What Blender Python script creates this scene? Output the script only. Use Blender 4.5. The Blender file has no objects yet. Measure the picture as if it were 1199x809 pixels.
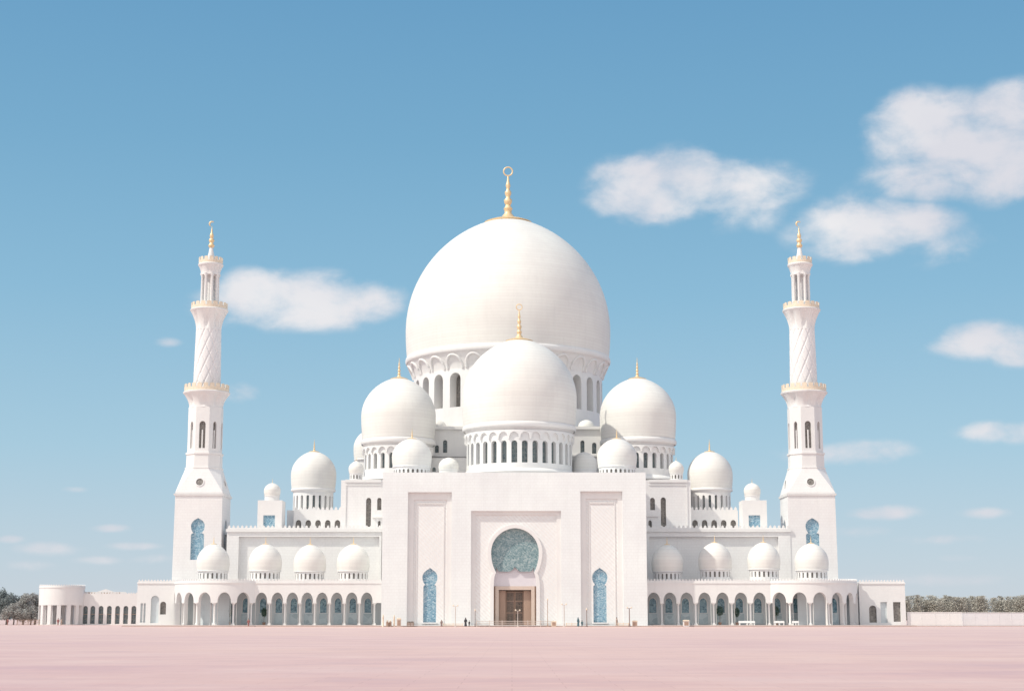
import bpy, bmesh, math, random
from mathutils import Vector, Matrix
from mathutils.geometry import tessellate_polygon
random.seed(7)
PI = math.pi
R_ = math.radians
scene = bpy.context.scene
COL = scene.collection

# ------------------------------------------------------------------ camera frame (survey of the place)
F = 1876.0; CX = 599.5; CY = 404.5; CAMH = 1.5
TILT = math.atan(320.0 / F)
ct, st = math.cos(TILT), math.sin(TILT)
def W(px, py, Y):
    """surveyed sight line -> world x,z on the plane at distance Y"""
    u = (px - CX) / F; v = (CY - py) / F
    s = Y / (ct - v * st)
    return u * s, CAMH + (st + v * ct) * s
def WX(px, py, Y): return W(px, py, Y)[0]
def WZ(py, Y): return W(CX, py, Y)[1]
def dirang(px, py):
    u = (px - CX) / F; v = (CY - py) / F
    d = Vector((u, ct - v * st, st + v * ct)).normalized()
    return math.degrees(math.atan2(d.x, d.y)), math.degrees(math.asin(d.z))

# ------------------------------------------------------------------ materials
def new_mat(name):
    m = bpy.data.materials.new(name); m.use_nodes = True
    nt = m.node_tree
    for n in list(nt.nodes): nt.nodes.remove(n)
    out = nt.nodes.new('ShaderNodeOutputMaterial')
    b = nt.nodes.new('ShaderNodeBsdfPrincipled')
    nt.links.new(b.outputs[0], out.inputs[0])
    return m, nt, b
def nd(nt, t, **kw):
    n = nt.nodes.new(t)
    for k, v in kw.items():
        if k in n.inputs: n.inputs[k].default_value = v
        else: setattr(n, k, v)
    return n
def mth(nt, op, a, b=None, c=None, clamp=False):
    n = nt.nodes.new('ShaderNodeMath'); n.operation = op; n.use_clamp = clamp
    for i, x in enumerate((a, b, c)):
        if x is None: continue
        if isinstance(x, (int, float)): n.inputs[i].default_value = x
        else: nt.links.new(x, n.inputs[i])
    return n.outputs[0]
def mixc(nt, fac, a, b, mode='MIX'):
    n = nt.nodes.new('ShaderNodeMix'); n.data_type = 'RGBA'; n.blend_type = mode
    for sock, x in ((n.inputs[0], fac), (n.inputs[6], a), (n.inputs[7], b)):
        if isinstance(x, (int, float)): sock.default_value = x
        elif isinstance(x, tuple): sock.default_value = (*x, 1)
        else: nt.links.new(x, sock)
    return n.outputs[2]
def ramp(nt, fac, stops):
    n = nt.nodes.new('ShaderNodeValToRGB')
    el = n.color_ramp.elements
    while len(el) < len(stops): el.new(0.5)
    for e, (p, c) in zip(el, stops):
        e.position = p; e.color = (*c, 1) if len(c) == 3 else c
    nt.links.new(fac, n.inputs[0]); return n.outputs[0]
def noise(nt, vec, scale, detail=4, rough=0.55):
    n = nd(nt, 'ShaderNodeTexNoise', Scale=scale, Detail=detail, Roughness=rough)
    nt.links.new(vec, n.inputs['Vector']); return n.outputs['Fac']
def worldpos(nt):
    g = nt.nodes.new('ShaderNodeNewGeometry'); return g.outputs['Position']
def sep(nt, v):
    s = nt.nodes.new('ShaderNodeSeparateXYZ'); nt.links.new(v, s.inputs[0]); return s.outputs
def comb(nt, x, y, z):
    c = nt.nodes.new('ShaderNodeCombineXYZ')
    for i, a in enumerate((x, y, z)):
        if isinstance(a, (int, float)): c.inputs[i].default_value = a
        else: nt.links.new(a, c.inputs[i])
    return c.outputs[0]
def bump(nt, b, h, strength, dist):
    n = nd(nt, 'ShaderNodeBump', Strength=strength, Distance=dist)
    nt.links.new(h, n.inputs['Height']); nt.links.new(n.outputs[0], b.inputs['Normal'])

def stone(name, col, tile=0.0, courses=0.0, pattern=None, rough=0.55, contrast=1.0):
    m, nt, b = new_mat(name)
    p = worldpos(nt); s = sep(nt, p)
    n1 = noise(nt, p, 0.09, 5, 0.6); n2 = noise(nt, p, 1.3, 4, 0.6)
    # rain streaks: noise stretched along z
    mp = nt.nodes.new('ShaderNodeMapping'); mp.inputs['Scale'].default_value = (1.1, 1.1, 0.06)
    nt.links.new(p, mp.inputs[0]); n3 = noise(nt, mp.outputs[0], 1.0, 4, 0.6)
    dark = tuple(c * (1 - 0.10 * contrast) for c in col)
    c = mixc(nt, ramp(nt, n1, [(0.3, (0, 0, 0)), (0.7, (1, 1, 1))]), (dark[0], dark[1] * .985, dark[2] * 1.0), col)
    c = mixc(nt, mth(nt, 'MULTIPLY', ramp(nt, n3, [(0.5, (0, 0, 0)), (0.85, (1, 1, 1))]), 0.35), c, tuple(x * .88 for x in dark))
    c = mixc(nt, mth(nt, 'MULTIPLY', n2, 0.10), c, (0.5, 0.44, 0.42))
    h = n2
    if tile:
        xy = mth(nt, 'ADD', s[0], s[1])
        br = nd(nt, 'ShaderNodeTexBrick')
        br.offset = 0.5
        br.inputs['Color1'].default_value = (1, 1, 1, 1); br.inputs['Color2'].default_value = (.98, .975, .975, 1)
        br.inputs['Mortar'].default_value = (.93, .915, .915, 1)
        br.inputs['Scale'].default_value = 1.0; br.inputs['Mortar Size'].default_value = 0.03
        br.inputs['Brick Width'].default_value = tile * 1.2; br.inputs['Row Height'].default_value = tile
        nt.links.new(comb(nt, xy, s[2], 0.0), br.inputs['Vector'])
        c = mixc(nt, 0.9, c, br.outputs['Color'], 'MULTIPLY')
    if courses:
        w = mth(nt, 'FRACT', mth(nt, 'DIVIDE', s[2], courses))
        line = mth(nt, 'LESS_THAN', w, 0.13)
        row = mth(nt, 'FLOOR', mth(nt, 'DIVIDE', s[2], courses))
        wn = nd(nt, 'ShaderNodeTexWhiteNoise'); wn.noise_dimensions = '1D'; nt.links.new(row, wn.inputs['W'])
        c = mixc(nt, mth(nt, 'MULTIPLY', line, 0.15), c, (0.52, 0.45, 0.43))
        c = mixc(nt, mth(nt, 'MULTIPLY', wn.outputs['Value'], 0.13), c, (0.60, 0.55, 0.53))
        h = mth(nt, 'SUBTRACT', h, mth(nt, 'MULTIPLY', line, 2.0))
    if pattern:
        x, z = s[0], s[2]
        k = 2 * PI / pattern
        a = mth(nt, 'SINE', mth(nt, 'MULTIPLY', mth(nt, 'ADD', x, z), k))
        d = mth(nt, 'SINE', mth(nt, 'MULTIPLY', mth(nt, 'SUBTRACT', x, z), k * 0.5))
        v = mth(nt, 'ADD', mth(nt, 'MULTIPLY', a, 0.65), mth(nt, 'MULTIPLY', d, 0.35))
        f = ramp(nt, mth(nt, 'MULTIPLY_ADD', v, 0.5, 0.5), [(0.25, (0, 0, 0)), (0.6, (1, 1, 1))])
        c = mixc(nt, f, (col[0] * .90, col[1] * .865, col[2] * .86), c)
        h = mth(nt, 'ADD', h, mth(nt, 'MULTIPLY', f, 1.6))
    nt.links.new(c, b.inputs['Base Color'])
    b.inputs['Roughness'].default_value = rough
    b.inputs['Specular IOR Level'].default_value = 0.3
    bump(nt, b, h, 0.35, 0.03)
    return m
WHITE = (0.85, 0.885, 0.88)
M = {}
M['wall'] = stone('white_marble_cladding', WHITE, tile=0.62)
M['cladding'] = stone('pale_marble_cladding', (0.84, 0.835, 0.825), tile=0.62)
M['plain'] = stone('white_render', (0.82, 0.815, 0.80))
M['dome'] = stone('dome_marble', (0.83, 0.82, 0.775), courses=0.75)
M['carved'] = stone('carved_marble', (0.85, 0.87, 0.86), pattern=0.8)
M['lilac'] = stone('lilac_plaster', (0.70, 0.68, 0.72), contrast=0.6)
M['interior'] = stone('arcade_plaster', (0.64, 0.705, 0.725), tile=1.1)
M['shaft'] = stone('shaft_marble', (0.83, 0.82, 0.815))
M['beige'] = stone('beige_stone', (0.66, 0.55, 0.47), contrast=1.2)
M['kerb'] = stone('kerb_stone', (0.52, 0.40, 0.36), contrast=1.5)
M['plinth'] = stone('plinth_stone', (0.72, 0.66, 0.63), tile=1.0)
M['greywall'] = stone('grey_wall_render', (0.78, 0.775, 0.785), tile=1.5)

def simple(name, col, rough=0.6, metal=0.0, var=0.15, scale=3.0, spec=0.4):
    m, nt, b = new_mat(name)
    p = worldpos(nt); n = noise(nt, p, scale, 3)
    c = mixc(nt, n, tuple(x * (1 - var) for x in col), tuple(min(1, x * (1 + var)) for x in col))
    nt.links.new(c, b.inputs['Base Color'])
    b.inputs['Roughness'].default_value = rough; b.inputs['Metallic'].default_value = metal
    b.inputs['Specular IOR Level'].default_value = spec
    return m
M['gold'] = simple('gilded_metal', (0.80, 0.60, 0.36), 0.45, 0.35, 0.12, 2.0)
M['goldpale'] = simple('pale_gilded_stone', (0.78, 0.66, 0.52), 0.5, 0.1, 0.25, 3.0)
M['brown'] = simple('brown_timber', (0.30, 0.20, 0.15), 0.6, 0, 0.25, 5)
M['tan'] = simple('tan_panel', (0.38, 0.265, 0.205), 0.55, 0, 0.15, 5)
M['pale_metal'] = simple('pale_metal', (0.62, 0.55, 0.50), 0.45, 0.3, 0.1, 4)
M['dark_metal'] = simple('weathered_metal', (0.28, 0.21, 0.19), 0.5, 0.3, 0.2, 4)
M['black'] = simple('dark_cloth', (0.06, 0.06, 0.07), 0.85, 0, 0.3, 6)
M['robe'] = simple('white_cloth', (0.72, 0.70, 0.68), 0.85, 0, 0.1, 6)
M['teal_cloth'] = simple('teal_cloth', (0.10, 0.19, 0.22), 0.85, 0, 0.2, 6)
M['red_cloth'] = simple('red_cloth', (0.36, 0.16, 0.15), 0.85, 0, 0.2, 6)
M['tan_cloth'] = simple('tan_cloth', (0.42, 0.32, 0.26), 0.85, 0, 0.2, 6)
M['skin'] = simple('skin', (0.45, 0.28, 0.20), 0.6, 0, 0.1, 8)
M['hair'] = simple('hair', (0.04, 0.03, 0.03), 0.7, 0, 0.2, 8)
M['bark'] = simple('bark', (0.20, 0.16, 0.14), 0.9, 0, 0.3, 5)
M['pot'] = simple('clay_pot', (0.45, 0.30, 0.24), 0.8, 0, 0.2, 5)
M['bluepaint'] = simple('blue_panel', (0.10, 0.26, 0.40), 0.5, 0, 0.15, 2)

def pane(name, cols, scale, rough=0.35, lattice=0.0, bg=(0.1, 0.12, 0.13)):
    """pierced screen / mosaic glass: small random cells with leading"""
    m, nt, b = new_mat(name)
    p = worldpos(nt)
    v = nd(nt, 'ShaderNodeTexVoronoi', Scale=scale); nt.links.new(p, v.inputs['Vector'])
    s = sep(nt, v.outputs['Color'])
    c = ramp(nt, s[0], [(i / max(1, len(cols) - 1), col) for i, col in enumerate(cols)])
    v2 = nd(nt, 'ShaderNodeTexVoronoi', Scale=scale); v2.feature = 'DISTANCE_TO_EDGE'; nt.links.new(p, v2.inputs['Vector'])
    edge = mth(nt, 'LESS_THAN', v2.outputs['Distance'], 0.06)
    c = mixc(nt, mth(nt, 'MULTIPLY', edge, 0.6), c, cols[-1])
    if lattice:
        q = sep(nt, p)
        h = mth(nt, 'ADD', q[0], mth(nt, 'MULTIPLY', q[1], 0.7))
        a = mth(nt, 'LESS_THAN', mth(nt, 'FRACT', mth(nt, 'DIVIDE', h, lattice)), 0.22)
        d = mth(nt, 'LESS_THAN', mth(nt, 'FRACT', mth(nt, 'DIVIDE', q[2], lattice * 1.5)), 0.16)
        c = mixc(nt, mth(nt, 'MAXIMUM', a, d), c, bg)
    nt.links.new(c, b.inputs['Base Color'])
    b.inputs['Roughness'].default_value = rough
    return m
M['teal'] = pane('teal_mosaic', [(0.08, 0.21, 0.32), (0.15, 0.31, 0.43), (0.23, 0.39, 0.49), (0.42, 0.54, 0.60)], 4.2, 0.5)
M['tealdeep'] = pane('deep_teal_mosaic', [(0.10, 0.19, 0.215), (0.15, 0.25, 0.28), (0.22, 0.315, 0.335), (0.36, 0.44, 0.45)], 3.8, 0.55)
M['screen'] = pane('pierced_window_screen', [(0.10, 0.095, 0.09), (0.15, 0.14, 0.13), (0.28, 0.26, 0.24)], 3.0, 0.4, 0.75, (0.20, 0.18, 0.165))
M['glassdark'] = pane('dark_window_glass', [(0.05, 0.075, 0.085), (0.09, 0.13, 0.15), (0.17, 0.20, 0.20)], 2.2, 0.2, 0.9, (0.16, 0.18, 0.18))
M['arcglass'] = pane('arcade_window_glass', [(0.06, 0.13, 0.17), (0.11, 0.22, 0.29), (0.26, 0.40, 0.46)], 2.4, 0.15)
M['arcpanel'] = pane('arcade_glazed_panel', [(0.36, 0.46, 0.50), (0.46, 0.56, 0.60), (0.54, 0.63, 0.66)], 0.8, 0.2)
M['doorlattice'] = pane('bronze_door_lattice', [(0.06, 0.045, 0.035), (0.10, 0.08, 0.06), (0.20, 0.15, 0.12)], 4.0, 0.4, 0.55, (0.17, 0.125, 0.10))

def leafmat(name, c1, c2, c3):
    m, nt, b = new_mat(name)
    g = nt.nodes.new('ShaderNodeNewGeometry')
    n = noise(nt, g.outputs['Position'], 0.55, 3)
    f = mth(nt, 'MULTIPLY_ADD', g.outputs['Random Per Island'], 0.5, mth(nt, 'MULTIPLY', n, 0.5))
    nt.links.new(ramp(nt, f, [(0.15, c1), (0.5, c2), (0.85, c3)]), b.inputs['Base Color'])
    b.inputs['Roughness'].default_value = 0.8
    b.inputs['Specular IOR Level'].default_value = 0.1
    return m
M['leaf_dark'] = leafmat('grey_green_leaves', (0.17, 0.20, 0.205), (0.22, 0.25, 0.25), (0.28, 0.305, 0.30))  # leaf green greyed to stand in for distance haze
M['leaf_grey'] = leafmat('haze_tinted_leaves', (0.30, 0.295, 0.28), (0.365, 0.355, 0.335), (0.43, 0.415, 0.39))  # distance haze mixed into the leaf colour
M['leaf_brown'] = leafmat('dry_scrub_leaves', (0.33, 0.31, 0.27), (0.40, 0.375, 0.325), (0.47, 0.44, 0.385))  # scrub brown, paled in the colour to suggest haze
M['leaf_pot'] = leafmat('shrub_leaves', (0.04, 0.08, 0.06), (0.07, 0.12, 0.09), (0.12, 0.18, 0.13))

def ground_mat():
    m, nt, b = new_mat('pink_paving')
    p = worldpos(nt); s = sep(nt, p)
    def nz(sx, sy, d=5, r=.62):
        q = nt.nodes.new('ShaderNodeMapping'); q.inputs['Scale'].default_value = (sx, sy, 1)
        nt.links.new(p, q.inputs[0]); return noise(nt, q.outputs[0], 1.0, d, r)
    big = nz(0.012, 0.022, 4); mid = nz(0.10, 0.14, 6, .68); fine = nz(0.55, 0.6, 5, .7); n3 = noise(nt, p, 6.0, 4, 0.6)
    c = mixc(nt, ramp(nt, big, [(0.36, (0, 0, 0)), (0.62, (1, 1, 1))]), (0.60, 0.37, 0.365), (0.70, 0.46, 0.395))
    c = mixc(nt, mth(nt, 'MULTIPLY', ramp(nt, mid, [(0.45, (0, 0, 0)), (0.66, (1, 1, 1))]), 0.55), c, (0.76, 0.565, 0.51))
    c = mixc(nt, mth(nt, 'MULTIPLY', ramp(nt, mid, [(0.34, (1, 1, 1)), (0.47, (0, 0, 0))]), 0.5), c, (0.51, 0.325, 0.35))
    c = mixc(nt, mth(nt, 'MULTIPLY', ramp(nt, fine, [(0.45, (0, 0, 0)), (0.68, (1, 1, 1))]), 0.30), c, (0.55, 0.385, 0.39))
    c = mixc(nt, mth(nt, 'MULTIPLY', n3, 0.12), c, (0.50, 0.36, 0.37))
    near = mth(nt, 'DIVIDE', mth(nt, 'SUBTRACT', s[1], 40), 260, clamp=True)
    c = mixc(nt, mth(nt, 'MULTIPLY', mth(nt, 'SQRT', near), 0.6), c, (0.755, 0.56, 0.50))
    # paving joints, one slab = 1.2 m
    br = nd(nt, 'ShaderNodeTexBrick')
    br.inputs['Color1'].default_value = (1, 1, 1, 1); br.inputs['Color2'].default_value = (.95, .94, .95, 1)
    br.inputs['Mortar'].default_value = (.80, .75, .75, 1); br.inputs['Scale'].default_value = 1.0
    br.inputs['Mortar Size'].default_value = 0.012; br.inputs['Brick Width'].default_value = 2.4; br.inputs['Row Height'].default_value = 1.2
    nt.links.new(p, br.inputs['Vector'])
    c = mixc(nt, 0.8, c, br.outputs['Color'], 'MULTIPLY')
    nt.links.new(c, b.inputs['Base Color'])
    b.inputs['Roughness'].default_value = 0.6; b.inputs['Specular IOR Level'].default_value = 0.25
    bump(nt, b, n3, 0.15, 0.01)
    return m
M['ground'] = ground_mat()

# ------------------------------------------------------------------ mesh helpers
def origin_of(o):
    v = Vector((0, 0, 0))
    while o is not None:
        v += o.location; o = o.parent
    return v
class MB:
    def __init__(self): self.v = []; self.f = []
    def pt(self, p): self.v.append(tuple(p)); return len(self.v) - 1
    def face(self, *ps): self.f.append([self.pt(p) for p in ps])
    def box(self, x0, x1, y0, y1, z0, z1, taper=0.0):
        b = len(self.v); t = taper
        for (x, y, z) in ((x0, y0, z0), (x1, y0, z0), (x1, y1, z0), (x0, y1, z0),
                          (x0 + t, y0 + t, z1), (x1 - t, y0 + t, z1), (x1 - t, y1 - t, z1), (x0 + t, y1 - t, z1)):
            self.v.append((x, y, z))
        for q in ((0, 3, 2, 1), (4, 5, 6, 7), (0, 1, 5, 4), (1, 2, 6, 5), (2, 3, 7, 6), (3, 0, 4, 7)):
            self.f.append([b + i for i in q])
    def lathe(self, cx, cy, prof, n=48, a0=0.0, phase=0.0, rfun=None):
        b = len(self.v); m = len(prof)
        for j in range(n):
            a = 2 * PI * j / n + phase
            for (r, z) in prof:
                rr = r if rfun is None else r * rfun(a, z)
                self.v.append((cx + rr * math.sin(a), cy - rr * math.cos(a), z))
        for j in range(n):
            k = (j + 1) % n
            for i in range(m - 1):
                self.f.append([b + j * m + i, b + k * m + i, b + k * m + i + 1, b + j * m + i + 1])
        if prof[0][0] > 1e-3: self.f.append([b + j * m for j in range(n)][::-1])
        if prof[-1][0] > 1e-3: self.f.append([b + j * m + m - 1 for j in range(n)])
    def tube(self, pts, radii, n=8):
        pts = [Vector(p) for p in pts]; b = len(self.v)
        if not isinstance(radii, (list, tuple)): radii = [radii] * len(pts)
        for i, p in enumerate(pts):
            t = (pts[min(i + 1, len(pts) - 1)] - pts[max(i - 1, 0)]).normalized()
            up = Vector((0, 0, 1)) if abs(t.z) < 0.9 else Vector((0, 1, 0))
            a = t.cross(up).normalized(); c = t.cross(a).normalized()
            for k in range(n):
                w = 2 * PI * k / n
                self.v.append(tuple(p + (a * math.cos(w) + c * math.sin(w)) * radii[i]))
        for i in range(len(pts) - 1):
            for k in range(n):
                l = (k + 1) % n
                self.f.append([b + i * n + k, b + i * n + l, b + (i + 1) * n + l, b + (i + 1) * n + k])
        self.f.append([b + k for k in range(n)][::-1]); self.f.append([b + (len(pts) - 1) * n + k for k in range(n)])
    def poly_xz(self, outer, holes, Y, depth=0.0, deps=None):
        """flat wall face in the xz plane at Y with holes; each hole gets reveals running back"""
        loops = [outer] + holes
        tri = tessellate_polygon([[Vector((x, z, 0)) for x, z in l] for l in loops])
        flat = [p for l in loops for p in l]
        b = len(self.v)
        for x, z in flat: self.v.append((x, Y, z))
        for t in tri: self.f.append([b + i for i in t])
        for i, h in enumerate(holes):
            d = deps[i] if deps else depth
            if d:
                for k in range(len(h)):
                    (x0, z0), (x1, z1) = h[k], h[(k + 1) % len(h)]
                    self.face((x0, Y, z0), (x1, Y, z1), (x1, Y + d, z1), (x0, Y + d, z0))
    def arcwall(self, path, s0, s1, bays, z0, z1, t, step=2.0, n=12, back=True):
        """wall along path(s, d); bays = (centre, width, sill, spring, crown)"""
        brk = []
        cur = s0
        for (c, w, sill, sp, cr) in sorted(bays):
            a, e = c - w / 2, c + w / 2
            k = max(1, int(math.ceil((a - cur) / step)))
            for i in range(k): brk.append((cur + (a - cur) * i / k, cur + (a - cur) * (i + 1) / k, None))
            for i in range(n):
                # cosine spacing gives a round arch
                u0 = -math.cos(PI * i / n); u1 = -math.cos(PI * (i + 1) / n)
                z_a = sp + (cr - sp) * math.sqrt(max(0, 1 - u0 * u0)); z_b = sp + (cr - sp) * math.sqrt(max(0, 1 - u1 * u1))
                brk.append((c + u0 * w / 2, c + u1 * w / 2, (sill, z_a, z_b, i == 0, i == n - 1, sp)))
            cur = e
        k = max(1, int(math.ceil((s1 - cur) / step)))
        for i in range(k): brk.append((cur + (s1 - cur) * i / k, cur + (s1 - cur) * (i + 1) / k, None))
        P = lambda s, d, z: (*path(s, d), z)
        for (a, e, o) in brk:
            if e - a < 1e-6: continue
            for d in ((0, t) if back else (0,)):
                if o is None: self.face(P(a, d, z0), P(e, d, z0), P(e, d, z1), P(a, d, z1))
                else:
                    sill, za, zb = o[0], o[1], o[2]
                    if sill > z0 + 1e-4: self.face(P(a, d, z0), P(e, d, z0), P(e, d, sill), P(a, d, sill))
                    self.face(P(a, d, za), P(e, d, zb), P(e, d, z1), P(a, d, z1))
            if o is not None:
                self.face(P(a, 0, o[1]), P(e, 0, o[2]), P(e, t, o[2]), P(a, t, o[1]))
                if o[0] > z0 + 1e-4: self.face(P(a, 0, o[0]), P(e, 0, o[0]), P(e, t, o[0]), P(a, t, o[0]))
                if o[3]: self.face(P(a, 0, o[0]), P(a, t, o[0]), P(a, t, o[5]), P(a, 0, o[5]))
                if o[4]: self.face(P(e, 0, o[0]), P(e, t, o[0]), P(e, t, o[5]), P(e, 0, o[5]))
            self.face(P(a, 0, z1), P(e, 0, z1), P(e, t, z1), P(a, t, z1))
            if o is None: self.face(P(a, 0, z0), P(e, 0, z0), P(e, t, z0), P(a, t, z0))
    def build(self, name, mat, parent=None, smooth=35, weld=True):
        me = bpy.data.meshes.new(name)
        og = origin_of(parent)
        me.from_pydata([tuple(Vector(p) - og) for p in self.v], [], self.f)
        if weld:
            bm = bmesh.new(); bm.from_mesh(me)
            bmesh.ops.remove_doubles(bm, verts=bm.verts, dist=0.0015)
            bmesh.ops.recalc_face_normals(bm, faces=bm.faces)
            bm.to_mesh(me); bm.free()
        me.materials.append(mat)
        if smooth:
            me.polygons.foreach_set('use_smooth', [True] * len(me.polygons))
            me.set_sharp_from_angle(angle=R_(smooth))
        me.update()
        o = bpy.data.objects.new(name, me); COL.objects.link(o)
        if parent is not None: o.parent = parent
        return o
def tag(o, label=None, cat=None, group=None, kind=None):
    if label: o['label'] = label
    if cat: o['category'] = cat
    if group: o['group'] = group
    if kind: o['kind'] = kind
    return o
def thing(name, loc, label, cat, group=None, rz=0):
    o = bpy.data.objects.new(name, None); COL.objects.link(o)
    o.empty_display_size = 0.5
    o.location = loc; o.rotation_euler = (0, 0, rz)
    return tag(o, label, cat, group)
def copy_tree(o, parent=None):
    c = o.copy(); COL.objects.link(c)
    if parent is not None:
        c.parent = parent; c.matrix_parent_inverse = o.matrix_parent_inverse.copy()
    for ch in list(o.children): copy_tree(ch, c)
    return c

def merlons(mb, path, s0, s1, z, h, w, gap, t, d0=0.0, sh=.6):
    """row of pointed merlons along a path"""
    n = max(1, int((s1 - s0) / (w + gap))); st_ = (s1 - s0) / n
    for i in range(n):
        a = s0 + i * st_ + gap / 2 * st_ / (w + gap); e = a + w * st_ / (w + gap); m = (a + e) / 2
        P = lambda s, d, zz: (*path(s, d), zz)
        fr = [P(a, d0, z), P(e, d0, z), P(e, d0, z + h * sh), P(m, d0, z + h), P(a, d0, z + h * sh)]
        bk = [P(a, d0 + t, z), P(e, d0 + t, z), P(e, d0 + t, z + h * sh), P(m, d0 + t, z + h), P(a, d0 + t, z + h * sh)]
        mb.face(*fr); mb.face(*bk[::-1])
        for k in range(5): mb.face(fr[k], fr[(k + 1) % 5], bk[(k + 1) % 5], bk[k])
        if i < n - 1:
            a2 = s0 + (i + 1) * st_ + gap / 2 * st_ / (w + gap); hz_ = z + h * .18
            mb.face(P(e, d0, z), P(a2, d0, z), P(a2, d0, hz_), P(e, d0, hz_)); mb.face(P(e, d0 + t, z), P(a2, d0 + t, z), P(a2, d0 + t, hz_), P(e, d0 + t, hz_))
            mb.face(P(e, d0, hz_), P(a2, d0, hz_), P(a2, d0 + t, hz_), P(e, d0 + t, hz_))
def circ(cx, cy, R): return lambda s, d: (cx + (R - d) * math.sin(s / R), cy - (R - d) * math.cos(s / R))
def line(x0, y0, x1, y1):
    L = math.hypot(x1 - x0, y1 - y0); tx, ty = (x1 - x0) / L, (y1 - y0) / L
    return (lambda s, d: (x0 + tx * s - ty * d, y0 + ty * s + tx * d)), L     # d runs to the left of travel

# ------------------------------------------------------------------ domes
def dome_profile(R, zb, zeq, zt, rb, n=30, point=0.03):
    pr = []
    for i in range(8):                                  # below the equator, tucking in
        u = i / 8.0
        pr.append((R - (R - rb) * (1 - u) ** 2, zb + (zeq - zb) * u))
    H = zt - zeq
    for i in range(n + 1):
        a = PI / 2 * i / n
        c = math.cos(a)
        r = R * (c ** 1.10 if c > 1e-6 else 0)
        z = zeq + H * (math.sin(a) * (1 - point) + point * (a / (PI / 2)) ** 5)
        pr.append((max(r, 0.0), z))
    return pr
def arc_xz(mb, cx, cy, cz, rr, a0, a1, tr, N=28, n=8, closed=False):
    b = len(mb.v)
    for i in range(N + 1):
        a = a0 + (a1 - a0) * i / N; q = tr(i / N)
        for k in range(n):
            w = 2 * PI * k / n; r = rr + q * math.cos(w)
            mb.v.append((cx + r * math.cos(a), cy + q * math.sin(w), cz + r * math.sin(a)))
    for i in range(N):
        for k in range(n):
            l = (k + 1) % n; mb.f.append([b + i * n + k, b + i * n + l, b + (i + 1) * n + l, b + (i + 1) * n + k])
def finial(cx, cy, z0, h, r, parent, ring=False, crescent=False, cap=True, prof=None):
    mb = MB()
    pr = []
    k = .95 * r if cap else .8 * r
    if cap and prof:
        cp = [(q, z) for q, z in prof if q < r * 1.7 and z > z0 - r * 3]
        t = .075 * r + .03
        pr = [(cp[0][0] + .01, cp[0][1] - .02), (cp[0][0] + t, cp[0][1] + t)] + [(q, z + t * 1.6) for q, z in cp[1:] if q > k * .45]
    k *= .41
    pr += [(k * 1.35, z0 + .02 * h), (k, z0 + .07 * h), (k * .62, z0 + .12 * h)]
    zs = [(.17, .62), (.21, .78), (.25, .55), (.28, .42), (.33, .66), (.38, .72), (.42, .42), (.45, .36), (.50, .56), (.54, .58), (.58, .32), (.62, .30), (.66, .42), (.70, .36), (.74, .24), (.82, .16), (.86 if ring else 1.0, .08)]
    for a, b in zs: pr.append((k * b, z0 + a * h))
    pr.append((0.0, z0 + (.865 if ring else 1.005) * h))
    mb.lathe(cx, cy, pr, 20)
    if ring:
        rr = h * 0.085; arc_xz(mb, cx, cy, z0 + .87 * h + rr * .95, rr, 0, 2 * PI, lambda u: rr * .16)
    return mb.build('finial', M['gold'], parent, 50)

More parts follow.
